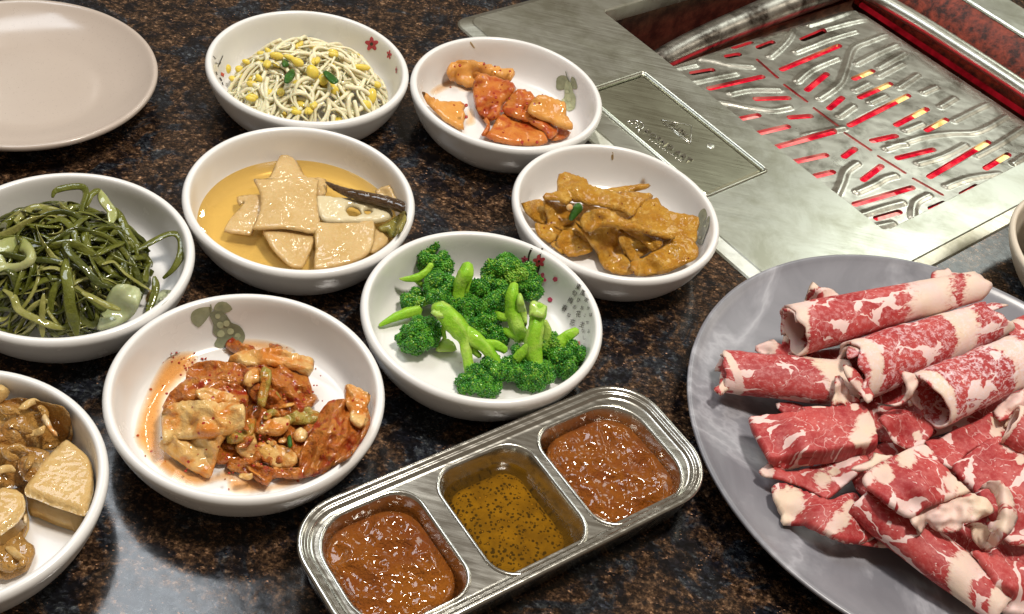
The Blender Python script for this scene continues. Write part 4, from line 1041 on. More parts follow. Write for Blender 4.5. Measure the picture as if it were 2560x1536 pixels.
slab('fish_cake', 'C', [(650, 740), (760, 840), (850, 820), (980, 800), (1050, 850), (1062, 950), (1100, 1060), (1160, 1130), (1172, 1215), (1060, 1225), (950, 1195), (880, 1110), (830, 1000), (760, 900)],
     [(760, 850, .020), (1000, 830, .021), (1100, 1080, .013), (1060, 1210, .0095), (880, 1090, .0095)], .0028, m_fish, 'fish cake slice hanging from the middle to the front wall', FC, **KC)
slab('fish_cake', 'C', [(1035, 860), (1085, 862), (1150, 940), (1205, 1030), (1245, 1095), (1165, 1118), (1110, 1040), (1060, 950)], [(1060, 870, .0235), (1200, 1100, .0135)], .0026, m_fish, 'narrow upright strip of fish cake beside the dark gap', FC, **KC)
slab('fish_cake', 'C', [(1075, 825), (1200, 845), (1330, 895), (1450, 930), (1400, 1000), (1345, 1028), (1280, 960), (1180, 892)], [(1100, 835, .0225), (1400, 950, .0205), (1340, 1020, .0165)], .0028, m_fish, 'fish cake strip under the band, above the dark gap', FC, **KC)
slab('fish_cake', 'C', [(1150, 1115), (1250, 1085), (1350, 1025), (1480, 955), (1560, 880), (1725, 935), (1768, 1040), (1720, 1095), (1600, 1155), (1400, 1225), (1200, 1235)],
     [(1180, 1130, .0155), (1560, 900, .0235), (1750, 1030, .021), (1300, 1220, .011), (1450, 1080, .0195)], .0030, m_fish, 'rough fish cake slice at the right front', FC, **KC)
c0 = atc('C', 615, 632, .0265)
o = obj('chilli_seed', [c0 + q * .0019 for q in ICO2[0]], ICO2[1], m_garlic); tag(o, 'white seed bead beside the green chilli in the fish cake', 'seed')
slab('chilli_ring', 'C', [(605, 735), (625, 670), (660, 600), (720, 605), (735, 650), (690, 700), (640, 750)], [(660, 610, .0265), (620, 740, .0215)], .004, m_pepper if False else m_scallion, 'dark green chilli piece between the fish cake folds', 'chilli', key='C', edge=.002)
puddle('C', 'C', [(1240, 400), (1265, 368), (1288, 385), (1290, 430), (1245, 435)], 'yellow sauce dab on the wall behind the fish cake', 'sauce_dab')

# ---- D: radish in broth
o, cD, sD = BOWL['D']
bz = .0112
L = [(cD.x + .0510 * sD * math.cos(a), cD.y + .0510 * sD * math.sin(a)) for a in np.linspace(0, 2 * math.pi, 97)[:-1]]
V, T, nb = fill([np.array(L)], .004)
o = obj('amber_broth', [(x, y, bz + .0004 * (max(0, math.hypot(x - cD.x, y - cD.y) / (.051 * sD) - .95) / .05) ** 2) for x, y in V], [tuple(t) for t in T], m_broth); tag(o, 'clear amber broth filling the bowl round the radish slices', 'broth')
KD = dict(edge=.0006, wave=(.0006, 90), bumpy=(.00018, 420))
RD = 'radish slice'
slab('radish_slice', 'D', [(700, 530), (770, 505), (830, 380), (882, 287), (930, 318), (990, 368), (1030, 430), (1056, 487), (1092, 522), (900, 545)], [(882, 300, .0135), (720, 530, .0125), (1080, 520, .0125)], .0022, m_radish, 'pointed radish slice at the back, half under the square one', RD, **KD)
slab('radish_slice', 'D', [(1120, 515), (1235, 522), (1247, 590), (1232, 655), (1150, 660)], .0128, .002, m_radish, 'radish slice mostly hidden behind the right edge of the square one', RD, **KD)
slab('radish_slice', 'D', [(500, 668), (600, 655), (720, 660), (720, 800), (690, 880), (645, 940), (622, 985), (520, 977), (398, 960), (420, 890), (470, 820), (560, 722), (520, 742)],
     [(510, 680, .0120), (700, 700, .0138), (410, 955, .0113), (620, 980, .0118)], .0022, m_radish, 'radish slice at the left dipping into the broth', RD, **KD)
slab('radish_slice', 'D', [(720, 930), (1000, 940), (1135, 960), (1126, 1080), (1092, 1160), (1050, 1250), (960, 1255), (890, 1205), (800, 1112), (750, 1030)], [(740, 940, .0145), (1120, 960, .0145), (1000, 1240, .0118)], .0022, m_radish, 'pointed radish slice hanging down in front of the square one', RD, **KD)
slab('lotus_root_slice', 'D', [(1150, 668), (1300, 672), (1450, 688), (1600, 718), (1750, 760), (1787, 802), (1770, 852), (1640, 887), (1500, 890), (1300, 892), (1200, 868), (1150, 760)],
     [(1160, 680, .0150), (1770, 800, .0165), (1300, 880, .0148)], .0040, m_lotus, 'pale translucent slice with a hole under the dark chilli', 'lotus root', holes=[[(1405, 790), (1430, 755), (1490, 765), (1525, 810), (1490, 830), (1430, 825)], [(1550, 790), (1590, 780), (1612, 800), (1580, 815)]], edge=.0018, bumpy=(.0004, 300))
slab('radish_slice', 'D', [(1610, 940), (1680, 950), (1762, 1020), (1700, 1090), (1600, 1135)], .0125, .002, m_radish, 'small pale radish corner by the front wall', RD, **KD)
slab('radish_slice', 'D', [(1640, 620), (1760, 568), (1800, 650), (1845, 725), (1700, 700)], [(1770, 580, .0205), (1700, 690, .0165)], .0018, m_radish, 'small radish tip behind the dark chilli', RD, **KD)
slab('radish_slice', 'D', [(1138, 895), (1180, 872), (1300, 888), (1500, 878), (1632, 866), (1638, 1000), (1602, 1122), (1500, 1195), (1300, 1255), (1138, 1265), (1148, 1100)], [(1180, 880, .0168), (1630, 880, .0165), (1150, 1250, .0125), (1550, 1150, .0135)], .0024, m_radish, 'radish slice with curved side at the front right', RD, **KD)
slab('radish_slice', 'D', [(638, 527), (700, 520), (760, 515), (880, 511), (1060, 508), (1172, 520), (1176, 560), (1165, 650), (1176, 800), (1187, 892), (1140, 968), (1000, 950), (900, 935), (780, 938), (645, 942), (645, 900), (690, 780), (690, 640)],
     [(650, 530, .0178), (1170, 530, .0178), (650, 930, .0168), (1150, 950, .0172), (900, 730, .0186)], .0024, m_radish, 'big square radish slice on top in the broth', RD, spline=3, **KD)
slab('stewed_leaf', 'D', [(1660, 920), (1720, 890), (1780, 850), (1870, 790), (1910, 800), (1900, 870), (1868, 950), (1790, 1010), (1730, 975)], [(1700, 920, .0135), (1890, 820, .019)], .003, m_leaf, 'yellow green wilted leaf by the right wall of the broth bowl', 'leaf', rough_edge=6, wave=(.002, 200), key='D')
pth = [(1235, 545, .0165), (1300, 585, .0178), (1400, 628, .0192), (1500, 655, .0200), (1650, 690, .0212), (1780, 722, .0222), (1905, 770, .0232)]
P = open_spline([tuple(atc('D', x, y, z)) for x, y, z in pth], 5); n = len(P)
o = obj('stewed_chilli', *tube(P, [np.interp(k / (n - 1), [0, .15, .4, .7, 1], [.0005, .0017, .0030, .0037, .0036]) * (1 + .16 * n3((k * .9, 3, 1), 1.0)) for k in range(n)], 12, flat=.8), m_pepper); tag(o, 'dark wrinkled green chilli lying across the broth bowl', 'chilli')

# ---- E: broccoli
def floret(name, label, crowns, stems, crop='E', light=False, cut=None):
    """crowns: (x, y, z, r px, direction); stems: lists of (x, y, z, r px)"""
    root = thing(name, label, 'broccoli', atc('E', crowns[0][0], crowns[0][1], .006) if crowns else atc('E', *stems[0][0][:2], .006))
    mm = .000195 / 2.968
    for st in stems:
        Q = open_spline([tuple(atc('E', x, y, z)) + (r_,) for x, y, z, r_ in st], 5)
        rad = [q[3] * mm * 1.04 * (1 + .02 * math.sin(k * 1.3)) for k, q in enumerate(Q)]
        v, f = tube([q[:3] for q in Q], rad, 16)
        for i, q in enumerate(Q):                              # fluted stalk
            for k in range(16):
                a = 2 * math.pi * k / 16; c_ = Vector(q[:3])
                v[i * 16 + k] = c_ + (v[i * 16 + k] - c_) * (1 + .09 * math.cos(4 * a + i * .06) + .05 * math.cos(7 * a - i * .09))
        obj('stem', [Vector(p) + Vector((n3(p, 260), n3(p, 260, 3), n3(p, 260, 7))) * .0002 for p in v], f, m_bstem, root)
    for cr in crowns:
        x, y, z, r_, yel = cr[:5]; c0 = atc('E', x, y, z); rr = r_ * mm * 1.18; core, buds, budy, budm = MB(), MB(), MB(), MB()
        subs = []
        for k in range(19):
            d = Vector((rng.gauss(0, 1), rng.gauss(0, 1), rng.gauss(.25, .75))).normalized()
            subs.append((c0 + Vector((d.x, d.y, d.z * .85)) * rr * rng.uniform(.5, .82), rr * rng.uniform(.27, .42)))
        for sc, sr in subs: core.add([sc + q * sr * .93 for q in ICO2[0]], ICO2[1])
        for si, (sc, sr) in enumerate(subs):
            nb_ = int(210 * (sr / .0045) ** 2); nb_ = max(40, min(nb_, 260))
            for k in range(nb_):
                yy = 1 - 2 * (k + .5) / nb_; ph = k * 2.39996 + si; q = math.sqrt(1 - yy * yy); d = Vector((q * math.cos(ph), q * math.sin(ph), yy))
                p = sc + d * sr * rng.uniform(.94, 1.08)
                if p.z < .0056 or any((p - oc).length < orr * .9 for j, (oc, orr) in enumerate(subs) if j != si): continue
                s = rng.uniform(.00036, .00072); jx = Vector((rng.uniform(-1, 1), rng.uniform(-1, 1), rng.uniform(-1, 1))) * .0003
                mid_ = n3(p, 260, 4) + rng.uniform(-.25, .25) > .08
                tgt = budm if mid_ else buds
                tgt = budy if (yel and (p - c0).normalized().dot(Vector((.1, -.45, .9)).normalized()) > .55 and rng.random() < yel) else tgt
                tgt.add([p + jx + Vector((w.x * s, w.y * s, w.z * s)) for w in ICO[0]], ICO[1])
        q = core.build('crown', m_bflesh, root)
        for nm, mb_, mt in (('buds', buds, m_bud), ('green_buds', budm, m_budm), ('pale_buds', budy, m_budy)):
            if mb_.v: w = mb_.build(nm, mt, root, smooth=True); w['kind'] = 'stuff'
    return root
fl = floret
fl('broccoli_floret', 'broccoli floret leaning on the far left wall, leafy stem to the left', [(595, 235, .020, 105, .15), (650, 320, .017, 90, .15), (545, 290, .016, 70, .1)], [[(590, 300, .024, 20), (545, 360, .021, 26), (480, 400, .019, 30), (400, 410, .018, 20), (352, 408, .018, 6)], [(470, 405, .0185, 24), (520, 455, .014, 22), (555, 480, .012, 14)]])
fl('broccoli_floret', 'dark broccoli floret left of the middle behind the bare stalk', [(655, 445, .018, 105, .25), (640, 560, .015, 95, .1), (460, 575, .011, 85, .3)], [[(520, 590, .013, 30), (600, 540, .014, 36)]])
fl('broccoli_stalk', 'bare green broccoli stalk pointing left on the bowl floor', [], [[(205, 755, .0085, 12), (300, 705, .0095, 28), (400, 665, .0105, 38), (500, 640, .0115, 42)]])
fl('broccoli_floret', 'broccoli floret upside down at the back, pale cut stem end up', [(740, 560, .012, 110, .1), (830, 600, .012, 95, .05)], [[(860, 300, .030, 34), (845, 370, .028, 54), (810, 430, .024, 46), (785, 510, .018, 48), (790, 580, .014, 50)], [(880, 400, .024, 16), (855, 470, .020, 20), (840, 540, .015, 18)]])
fl('broccoli_floret', 'large broccoli floret with yellow-green top under the blossom print', [(1110, 355, .0205, 125, .35), (1190, 380, .0215, 110, .9), (1270, 360, .018, 85, .2), (1310, 480, .015, 105, .05), (1030, 400, .018, 85, .5)], [[(1180, 470, .020, 34), (1190, 540, .018, 46)]])
fl('broccoli_floret', 'dark broccoli floret at the centre of the heap', [(975, 560, .0155, 130, .05), (1060, 520, .017, 100, .1), (900, 600, .013, 90, .03), (930, 700, .010, 110, .03)], [])
fsplit = fl('broccoli_floret', 'broccoli floret with a tall split pale stem right of centre', [(1080, 640, .012, 95, .2), (1000, 760, .0095, 100, .15), (1090, 835, .008, 65, .05)], [[(1205, 445, .031, 26), (1190, 530, .028, 44), (1190, 640, .022, 48), (1215, 740, .017, 52), (1265, 850, .012, 60)], [(1190, 690, .019, 30), (1110, 690, .016, 34), (1050, 650, .013, 24)], [(1260, 850, .013, 40), (1170, 810, .012, 34), (1110, 790, .010, 20)]])
slab('cut_face', 'E', [(1225, 530), (1255, 515), (1285, 600), (1302, 700), (1290, 765), (1250, 690), (1222, 610)], [(1245, 530, .0295), (1290, 750, .0185)], .003, m_bcut, parent=fsplit, edge=.001)
fl('broccoli_floret', 'round dark broccoli floret lying alone at the left front', [(480, 840, .0125, 120, .05), (540, 790, .013, 100, .1), (420, 850, .0105, 75, .03), (575, 830, .010, 75, .1)], [[(600, 850, .0075, 30), (560, 880, .0075, 28)]])
ffork = fl('broccoli_floret', 'broccoli floret with a long thick forked stalk across the front', [(940, 1170, .0105, 95, .1), (850, 1185, .008, 70, .05), (1050, 1080, .0125, 95, .1), (1010, 1200, .0085, 80, .05)],
   [[(610, 650, .0275, 40), (660, 640, .0275, 62), (740, 720, .0255, 74), (800, 790, .023, 70), (840, 860, .020, 50), (850, 950, .017, 38), (870, 1060, .013, 36), (890, 1140, .010, 44)],
    [(800, 780, .023, 50), (900, 850, .021, 60), (990, 920, .019, 44), (1050, 1000, .016, 42), (1085, 1060, .013, 40)], [(960, 890, .0195, 34), (1060, 900, .017, 38), (1140, 940, .015, 30)], [(690, 720, .020, 18), (680, 790, .015, 16), (690, 850, .012, 14)], [(900, 860, .019, 28), (900, 930, .017, 24), (950, 985, .015, 18)]])
slab('cut_face', 'E', [(582, 660), (658, 570), (700, 590), (760, 650), (740, 690), (660, 700)], [(600, 660, .0285), (740, 660, .0285)], .0022, m_bcut, parent=ffork, edge=.0008)
fhead = fl('broccoli_floret', 'broccoli floret standing on its head at the front, notched stem up', [(1250, 1080, .0125, 110, .1), (1370, 1090, .0125, 110, .12), (1180, 1130, .0095, 80, .05), (1300, 1150, .009, 90, .05), (1250, 980, .0125, 75, .6)],
   [[(1385, 610, .036, 56), (1380, 670, .034, 58), (1370, 720, .032, 46), (1365, 780, .030, 52), (1345, 870, .025, 62), (1345, 960, .020, 60), (1365, 1060, .015, 56)], [(1330, 900, .024, 36), (1270, 950, .020, 40), (1230, 1000, .016, 40)], [(1430, 720, .028, 16), (1450, 790, .024, 30), (1440, 860, .020, 26)]])
slab('cut_face', 'E', [(1322, 590), (1345, 568), (1400, 585), (1445, 612), (1440, 650), (1415, 700), (1330, 680), (1312, 690)], [(1340, 575, .0385), (1440, 620, .0375), (1330, 690, .036)], .0022, m_bcut, parent=fhead, edge=.0008)
fl('broccoli_floret', 'broccoli floret against the right wall below the writing', [(1570, 990, .0145, 115, .1), (1650, 980, .0145, 80, .03), (1500, 1010, .012, 95, .15), (1470, 900, .017, 80, .7), (1580, 1070, .009, 80, .03)], [[(1670, 790, .024, 26), (1620, 820, .0225, 40), (1560, 860, .020, 44), (1530, 920, .017, 46)]])
slab('broccoli_chip', 'E', [(620, 940), (660, 860), (740, 870), (780, 935), (700, 950)], .0075, .004, m_bcut, 'flat broccoli bit under the long forked stalk', 'broccoli', edge=.0015)

# ---- F: cabbage kimchi
KF = dict(key='F', wave=(.0018, 150), rough_edge=5.0, edge=.0009, bumpy=(.0008, 380), step=5)
CK = 'cabbage kimchi'
def ridge(ang, per, amp):
    c_, s_ = math.cos(ang), math.sin(ang)
    return lambda x, y: .75 * amp * math.sin((x * -s_ + y * c_) / per * 3.6 + 3.2 * n3((x, y, per), .008)) + .5 * amp * n3((x, y, 0), .03)
slab('kimchi_leaf', 'F', [(820, 372), (870, 338), (930, 368), (1000, 388), (1015, 430), (960, 450), (890, 430), (850, 410)], [(830, 370, .0085), (960, 410, .012)], .003, m_kimr, 'small red frilled kimchi scrap at the very back', CK, warp=ridge(.3, 50, .001), **KF)
slab('kimchi_leaf', 'F', [(575, 590), (615, 510), (720, 478), (850, 488), (965, 530), (955, 650), (850, 640), (700, 610)], [(600, 560, .013), (900, 510, .020), (900, 640, .019)], .004, m_kimr, 'crumpled red kimchi leaf behind the white stem', CK, warp=ridge(.1, 70, .0014), **KF)
slab('kimchi_leaf', 'F', [(835, 482), (900, 428), (1050, 408), (1180, 408), (1292, 448), (1372, 478), (1345, 575), (1250, 528), (1100, 505), (950, 510)], [(850, 480, .018), (1150, 420, .023), (1360, 500, .018), (1200, 510, .0215)], .0042, m_kim, 'pale kimchi stem lying across the back of the heap', CK, warp=ridge(.05, 60, .0012), **KF)
slab('kimchi_leaf', 'F', [(945, 545), (1060, 505), (1210, 508), (1335, 575), (1372, 680), (1405, 722), (1300, 800), (1165, 835), (1090, 775), (1000, 725), (950, 655)], [(1000, 560, .021), (1330, 590, .017), (1390, 720, .012), (1160, 820, .014), (1150, 640, .022)], .0042, m_kimr, 'large ruffled orange-red kimchi leaf in the middle', CK, warp=ridge(.9, 62, .0016), **KF)
slab('kimchi_leaf', 'F', [(470, 690), (560, 610), (700, 588), (850, 618), (955, 655), (960, 750), (900, 755), (750, 742), (640, 722), (530, 742), (455, 790), (435, 760)], [(480, 720, .017), (700, 600, .023), (940, 680, .022), (640, 720, .023)], .004, m_kimr, 'red kimchi leaf folded over the top of the white stem', CK, warp=ridge(.2, 60, .0012), **KF)
slab('kimchi_leaf', 'F', [(640, 655), (760, 650), (880, 690), (905, 740), (760, 742), (660, 715)], [(640, 670, .0255), (890, 710, .0245)], .003, m_kim, 'pale kimchi strip on the red fold', CK, warp=ridge(.25, 60, .0008), **KF)
slab('kimchi_leaf', 'F', [(432, 880), (438, 800), (500, 748), (650, 735), (850, 745), (952, 762), (948, 862), (930, 905), (800, 935), (650, 952), (510, 958), (435, 985)], [(440, 840, .017), (700, 760, .0255), (940, 800, .0235), (500, 950, .0175), (900, 900, .0215)], .0052, m_kim, 'thick white kimchi cabbage stem on the left of the heap', CK, warp=ridge(.03, 105, .0020), **KF)
slab('kimchi_leaf', 'F', [(430, 970), (520, 945), (700, 940), (835, 935), (785, 1010), (745, 1185), (665, 1175), (560, 1122), (480, 1062), (412, 1000)], [(440, 970, .0145), (800, 950, .0185), (720, 1160, .0085), (500, 1060, .0095)], .005, m_kim, 'white kimchi stem end hanging to the front left', CK, warp=ridge(.6, 120, .0014), **KF)
slab('kimchi_leaf', 'F', [(1035, 540), (1075, 518), (1112, 530), (1112, 600), (1085, 690), (1070, 760), (1025, 740), (1020, 690), (1042, 610)], [(1070, 530, .0265), (1040, 740, .0225)], .003, m_kimg, 'yellow-green kimchi rib standing in the middle', CK, **KF)
slab('kimchi_leaf', 'F', [(700, 640), (950, 600), (1200, 700), (1350, 800), (1420, 860), (1380, 1000), (1300, 1120), (1100, 1120), (900, 1060), (760, 980), (640, 860)], [(800, 720, .0135), (1300, 860, .0105), (1000, 1080, .0075), (1000, 850, .0125)], .004, m_kimr, 'dark kimchi leaf under the heap, seen between the pieces', CK, warp=ridge(1.2, 80, .0016), **KF)
slab('garlic_piece', 'F', [(938, 590), (962, 548), (1030, 528), (1036, 600), (985, 635), (945, 625)], [(960, 560, .0265), (1020, 610, .0245)], .003, m_kim, 'white chunk on top of the kimchi', 'garlic', edge=.0008, rough_edge=6, bumpy=(.0008, 400))
slab('kimchi_leaf', 'F', [(880, 1010), (935, 950), (1005, 930), (1030, 1010), (1060, 1085), (985, 1095), (915, 1065)], [(960, 950, .0150), (1000, 1080, .0095)], .0035, m_kim, 'pale curved kimchi piece below the middle', CK, **KF)
slab('kimchi_leaf', 'F', [(1020, 920), (1080, 850), (1165, 838), (1225, 850), (1205, 905), (1160, 935), (1080, 930)], [(1050, 900, .016), (1200, 860, .0165)], .005, m_kim, 'glossy pale kimchi lump right of the white stem', CK, **KF)
slab('kimchi_leaf', 'F', [(820, 870), (940, 850), (1010, 840), (990, 930), (900, 985), (830, 985)], [(850, 880, .0175), (980, 900, .0165)], .0035, m_kimg, 'small greenish kimchi bit at the end of the white stem', CK, **KF)
slab('kimchi_leaf', 'F', [(1150, 840), (1240, 800), (1330, 768), (1405, 800), (1400, 850), (1330, 866), (1240, 872)], [(1200, 830, .0155), (1390, 810, .014)], .003, m_kimg, 'dark green frilled kimchi edge near the right side', CK, warp=ridge(.8, 40, .0014), **KF)
slab('kimchi_leaf', 'F', [(1240, 925), (1285, 885), (1335, 920), (1315, 975), (1258, 972)], .0145, .003, m_kim, 'pale kimchi cube by the right-hand leaf', CK, key='F', edge=.002)
slab('kimchi_leaf', 'F', [(1380, 850), (1450, 740), (1560, 722), (1650, 800), (1722, 832), (1705, 930), (1605, 1055), (1480, 1135), (1350, 1195), (1275, 1140), (1300, 1010), (1350, 920)], [(1500, 740, .0215), (1700, 850, .019), (1400, 880, .0195), (1320, 1150, .0115), (1600, 1050, .0165), (1500, 930, .022)], .0045, m_kimr, 'big wrinkled orange kimchi leaf at the right', CK, warp=ridge(1.95, 70, .0022), **KF)
slab('kimchi_leaf', 'F', [(1560, 632), (1640, 640), (1722, 690), (1702, 760), (1722, 835), (1690, 885), (1620, 880), (1582, 790), (1560, 710)], [(1580, 640, .024), (1710, 700, .024), (1650, 870, .0215)], .0035, m_kim, 'pale kimchi tip standing up against the right wall', CK, warp=ridge(1.6, 80, .001), **KF)
slab('kimchi_leaf', 'F', [(1015, 995), (1080, 978), (1200, 1008), (1275, 1072), (1235, 1135), (1130, 1142), (1050, 1085)], [(1030, 1000, .0125), (1260, 1080, .0125), (1120, 1130, .0095)], .0028, m_kim, 'white kimchi leaf heart at the front', CK, **KF)
slab('kimchi_leaf', 'F', [(820, 1125), (900, 1088), (1000, 1098), (1130, 1148), (1280, 1138), (1352, 1190), (1250, 1205), (1120, 1200), (1085, 1245), (1000, 1205), (900, 1165)], [(840, 1120, .009), (1300, 1170, .0105), (1060, 1230, .0085)], .0038, m_kimr, 'red frilled kimchi leaf lowest at the front', CK, warp=ridge(.4, 60, .0014), **KF)
slab('kimchi_leaf', 'F', [(770, 980), (900, 960), (1000, 1000), (1080, 1080), (980, 1110), (860, 1100), (760, 1110)], .0085, .004, m_kimr, 'dark red kimchi underneath the front pieces', CK, **KF)
slab('scallion_bit', 'F', [(1205, 950), (1230, 935), (1240, 1000), (1215, 1015)], .0165, .002, m_scallion, 'tiny green scallion bit in the kimchi', 'scallion')
G_KS = 'kimchi shreds in the heap'
for i in range(46):
    x, y = rng.choice(((700, 660), (1100, 650), (1150, 880), (1500, 950), (700, 900), (1000, 1130), (1200, 520)))
    x += rng.gauss(0, 85); y += rng.gauss(0, 55); hgt = .0245 - .000020 * abs(x - 900) - .000022 * max(0, y - 700); a = rng.uniform(-.5, .9)
    L_ = rng.uniform(50, 120); pts = [(x + (q - .5) * L_ * math.cos(a) + rng.gauss(0, 8), y + (q - .5) * L_ * math.sin(a) + rng.gauss(0, 8), max(hgt, .0085) + .0012 * math.sin(q * 5 + i)) for q in (0, .33, .66, 1)]
    P = open_spline([tuple(atc('F', *q)) for q in pts], 5); n = len(P); w = rng.uniform(.0008, .0019)
    s = obj('kimchi_shred', *tube(P, [w * min(1, .3 + 3 * min(q, n - 1 - q) / n) for q in range(n)], 7, flat=rng.uniform(.2, .5), twist=rng.uniform(-2, 2)), rng.choice((m_kimr, m_kimr, m_kim, m_kim, m_kimg)))
    tag(s, {'kimchi_red': 'red-orange shred of kimchi in the cabbage heap', 'kimchi_white': 'pale shred of kimchi stem in the cabbage heap', 'kimchi_green': 'greenish shred of kimchi in the cabbage heap'}[s.data.materials[0].name], 'cabbage kimchi', G_KS)
fk = MB()
for i in range(150):
    x, y = rng.uniform(450, 1690), rng.uniform(560, 1190)
    hgt = .026 - .000020 * abs(x - 900) - .000022 * max(0, y - 700); p = atc('F', x, y, max(hgt, .009)); s = rng.uniform(.0003, .0008)
    if math.hypot(p.x - BOWL['F'][1].x, p.y - BOWL['F'][1].y) > .040: continue
    fk.add([p + Vector((q.x * s, q.y * s, q.z * s * .5)) for q in ICO[0]], ICO[1])
o = fk.build('chilli_flakes', m_flake); tag(o, kind='stuff', label='red chilli flakes scattered over the cabbage kimchi')
puddle('F', 'F', [(265, 900), (300, 770), (370, 600), (440, 480), (520, 425), (620, 415), (655, 445), (640, 520), (560, 600), (470, 700), (440, 800), (430, 960), (480, 1060), (600, 1145), (740, 1185), (850, 1130), (880, 1210), (760, 1230), (640, 1262), (480, 1200), (340, 1080), (265, 980)], 'orange kimchi juice pooled along the left of the bowl')
puddle('F', 'F', [(850, 1190), (980, 1200), (1100, 1245), (1200, 1190), (1300, 1190), (1310, 1225), (1180, 1270), (1000, 1298), (850, 1290)], 'pale kimchi juice along the front of the bowl')
puddle('F', 'F', [(820, 380), (900, 345), (1020, 340), (1160, 365), (1260, 410), (1200, 430), (1000, 420), (880, 440), (810, 430)], 'thin kimchi juice at the back under the printed pod')
fk = MB()
for i in range(26):
    x, y = rng.gauss(590, 55), rng.gauss(495, 38); p = hit('F', *px('F', x, y), .0007); s = rng.uniform(.0003, .0007)
    fk.add([p + Vector((q.x * s, q.y * s, q.z * s * .5)) for q in ICO[0]], ICO[1])
o = fk.build('chilli_flakes', m_flake); tag(o, kind='stuff', label='red chilli flakes in the kimchi juice')

# ---- G: seaweed stems
cG = BOWL['G'][1] + Vector((-.007, .003, 0))
def envG(x, y):
    r_ = math.hypot(x - cG.x, y - cG.y) / .0470; return .0078 + .0330 * max(0, 1 - r_ ** 2.3)
G_SW = 'seaweed stems in the bowl'
for i in range(270):
    lay = .40 + .60 * (i / 270) ** .55; k = rng.random()
    mt = 0 if k < (.55 if lay < .85 else .38) else (1 if k < .84 else 2)
    P = pile_path(cG, .0425, envG, rng.uniform(.024, .055), 10, curl=.48, layer=lay, wob=.0013)
    P = open_spline([tuple(p) for p in P], 2); n = len(P); r0 = rng.uniform(.0009, .0023)
    s = obj('seaweed_stem', *tube(P, [r0 * min(1, .4 + 3 * min(q, n - 1 - q) / n) for q in range(n)], 6, flat=rng.uniform(.12, .32), twist=rng.uniform(-4, 4)), m_seaweed[mt])
    tag(s, ('dark green seaweed stem in the tangled heap', 'olive green seaweed stem in the tangled heap', 'pale yellow-green seaweed stem in the tangled heap')[mt], 'seaweed', G_SW)
def strandG(pts, w, mat, label, flat=.35, name='seaweed_stem', cat='seaweed', twist=0):
    P = open_spline([tuple(atc('V', *q)) for q in pts], 5); n = len(P)
    w *= .85; flat *= .7
    s = obj(name, *tube(P, [w * min(1, .35 + 3 * min(q, n - 1 - q) / n) for q in range(n)], 8, flat=flat, twist=twist), mat); tag(s, label, cat); return s
strandG([(880, 640, .021), (960, 610, .022), (1040, 565, .023), (1140, 515, .024), (1210, 510, .0245), (1248, 560, .024), (1240, 660, .022), (1190, 750, .019), (1120, 815, .015)], .0023, m_seaweed[1], 'long curled stem looping out of the heap to the right wall', .4)
strandG([(150, 350, .026), (260, 325, .030), (400, 330, .034), (480, 350, .035)], .0024, m_seaweed[0], 'dark broad stem along the back left of the heap')
strandG([(360, 260, .033), (380, 215, .035), (460, 190, .036), (560, 185, .037), (590, 230, .037), (560, 330, .036), (570, 400, .036)], .0020, m_seaweed[1], 'looped stem crowning the seaweed heap')
strandG([(590, 330, .034), (610, 260, .035), (650, 220, .0355), (685, 200, .0355)], .0022, m_seaweed[1], 'stem tip pointing up at the top of the heap')
strandG([(680, 205, .033), (720, 290, .032), (770, 360, .029), (760, 440, .028)], .0030, m_onion, 'pale translucent strip at the top right of the heap', .25)
strandG([(790, 330, .026), (830, 400, .026), (890, 520, .024), (960, 600, .0215)], .0024, m_seaweed[1], 'stem running down the right shoulder of the heap')
strandG([(455, 680, .037), (450, 760, .0365), (470, 880, .034), (480, 1000, .029), (510, 1120, .022), (530, 1210, .0165)], .0030, m_seaweed[1], 'broad pale-edged stem hanging down the front', .3)
strandG([(300, 920, .030), (290, 1020, .0255), (290, 1140, .019), (292, 1225, .014)], .0016, m_seaweed[2], 'thin pale stem hanging at the front left')
strandG([(20, 890, .026), (90, 940, .0265), (130, 1030, .024), (240, 1090, .022), (360, 1140, .019), (450, 1160, .0165)], .0022, m_seaweed[2], 'light stem curving along the front left of the heap')
strandG([(560, 910, .033), (640, 950, .031), (740, 1000, .027), (830, 1030, .0235)], .0022, m_seaweed[2], 'light stem lying over the onion slice', .45)
strandG([(480, 480, .039), (450, 560, .0395), (480, 640, .039), (580, 740, .036), (680, 850, .031), (780, 870, .027)], .0022, m_seaweed[0], 'dark stem winding down the middle of the heap')
strandG([(320, 440, .038), (420, 410, .0395), (500, 480, .0395), (520, 600, .038)], .0020, m_seaweed[1], 'arched stem at the upper middle of the heap')
strandG([(700, 720, .031), (780, 700, .029), (860, 780, .025), (960, 850, .020), (1040, 900, .0165)], .0018, m_seaweed[2], 'light stem reaching the right foot of the heap')
strandG([(1060, 800, .016), (1070, 880, .014), (1040, 980, .011), (1010, 1060, .009)], .0022, m_seaweed[1], 'stem lying at the right foot of the heap')
slab('onion_slice', 'V', [(665, 1165), (690, 1050), (740, 930), (790, 865), (870, 858), (960, 885), (968, 960), (925, 1060), (855, 1115), (755, 1155)], [(680, 1170, .0135), (850, 870, .0275), (950, 930, .0235), (850, 1120, .0145)], .0035, m_onionw, 'wide translucent onion slice at the front right of the seaweed', 'onion', key='G', edge=.0016)
slab('onion_slice', 'V', [(-60, 600), (0, 555), (110, 530), (200, 560), (252, 640), (240, 700), (180, 745), (60, 782), (-60, 770)], [(0, 560, .033), (240, 640, .036), (0, 770, .031)], .0045, m_onion, 'ring-shaped onion slice at the left edge of the photo', 'onion', holes=[[(40, 680), (100, 640), (160, 645), (175, 680), (130, 712), (60, 715)]], edge=.0022)

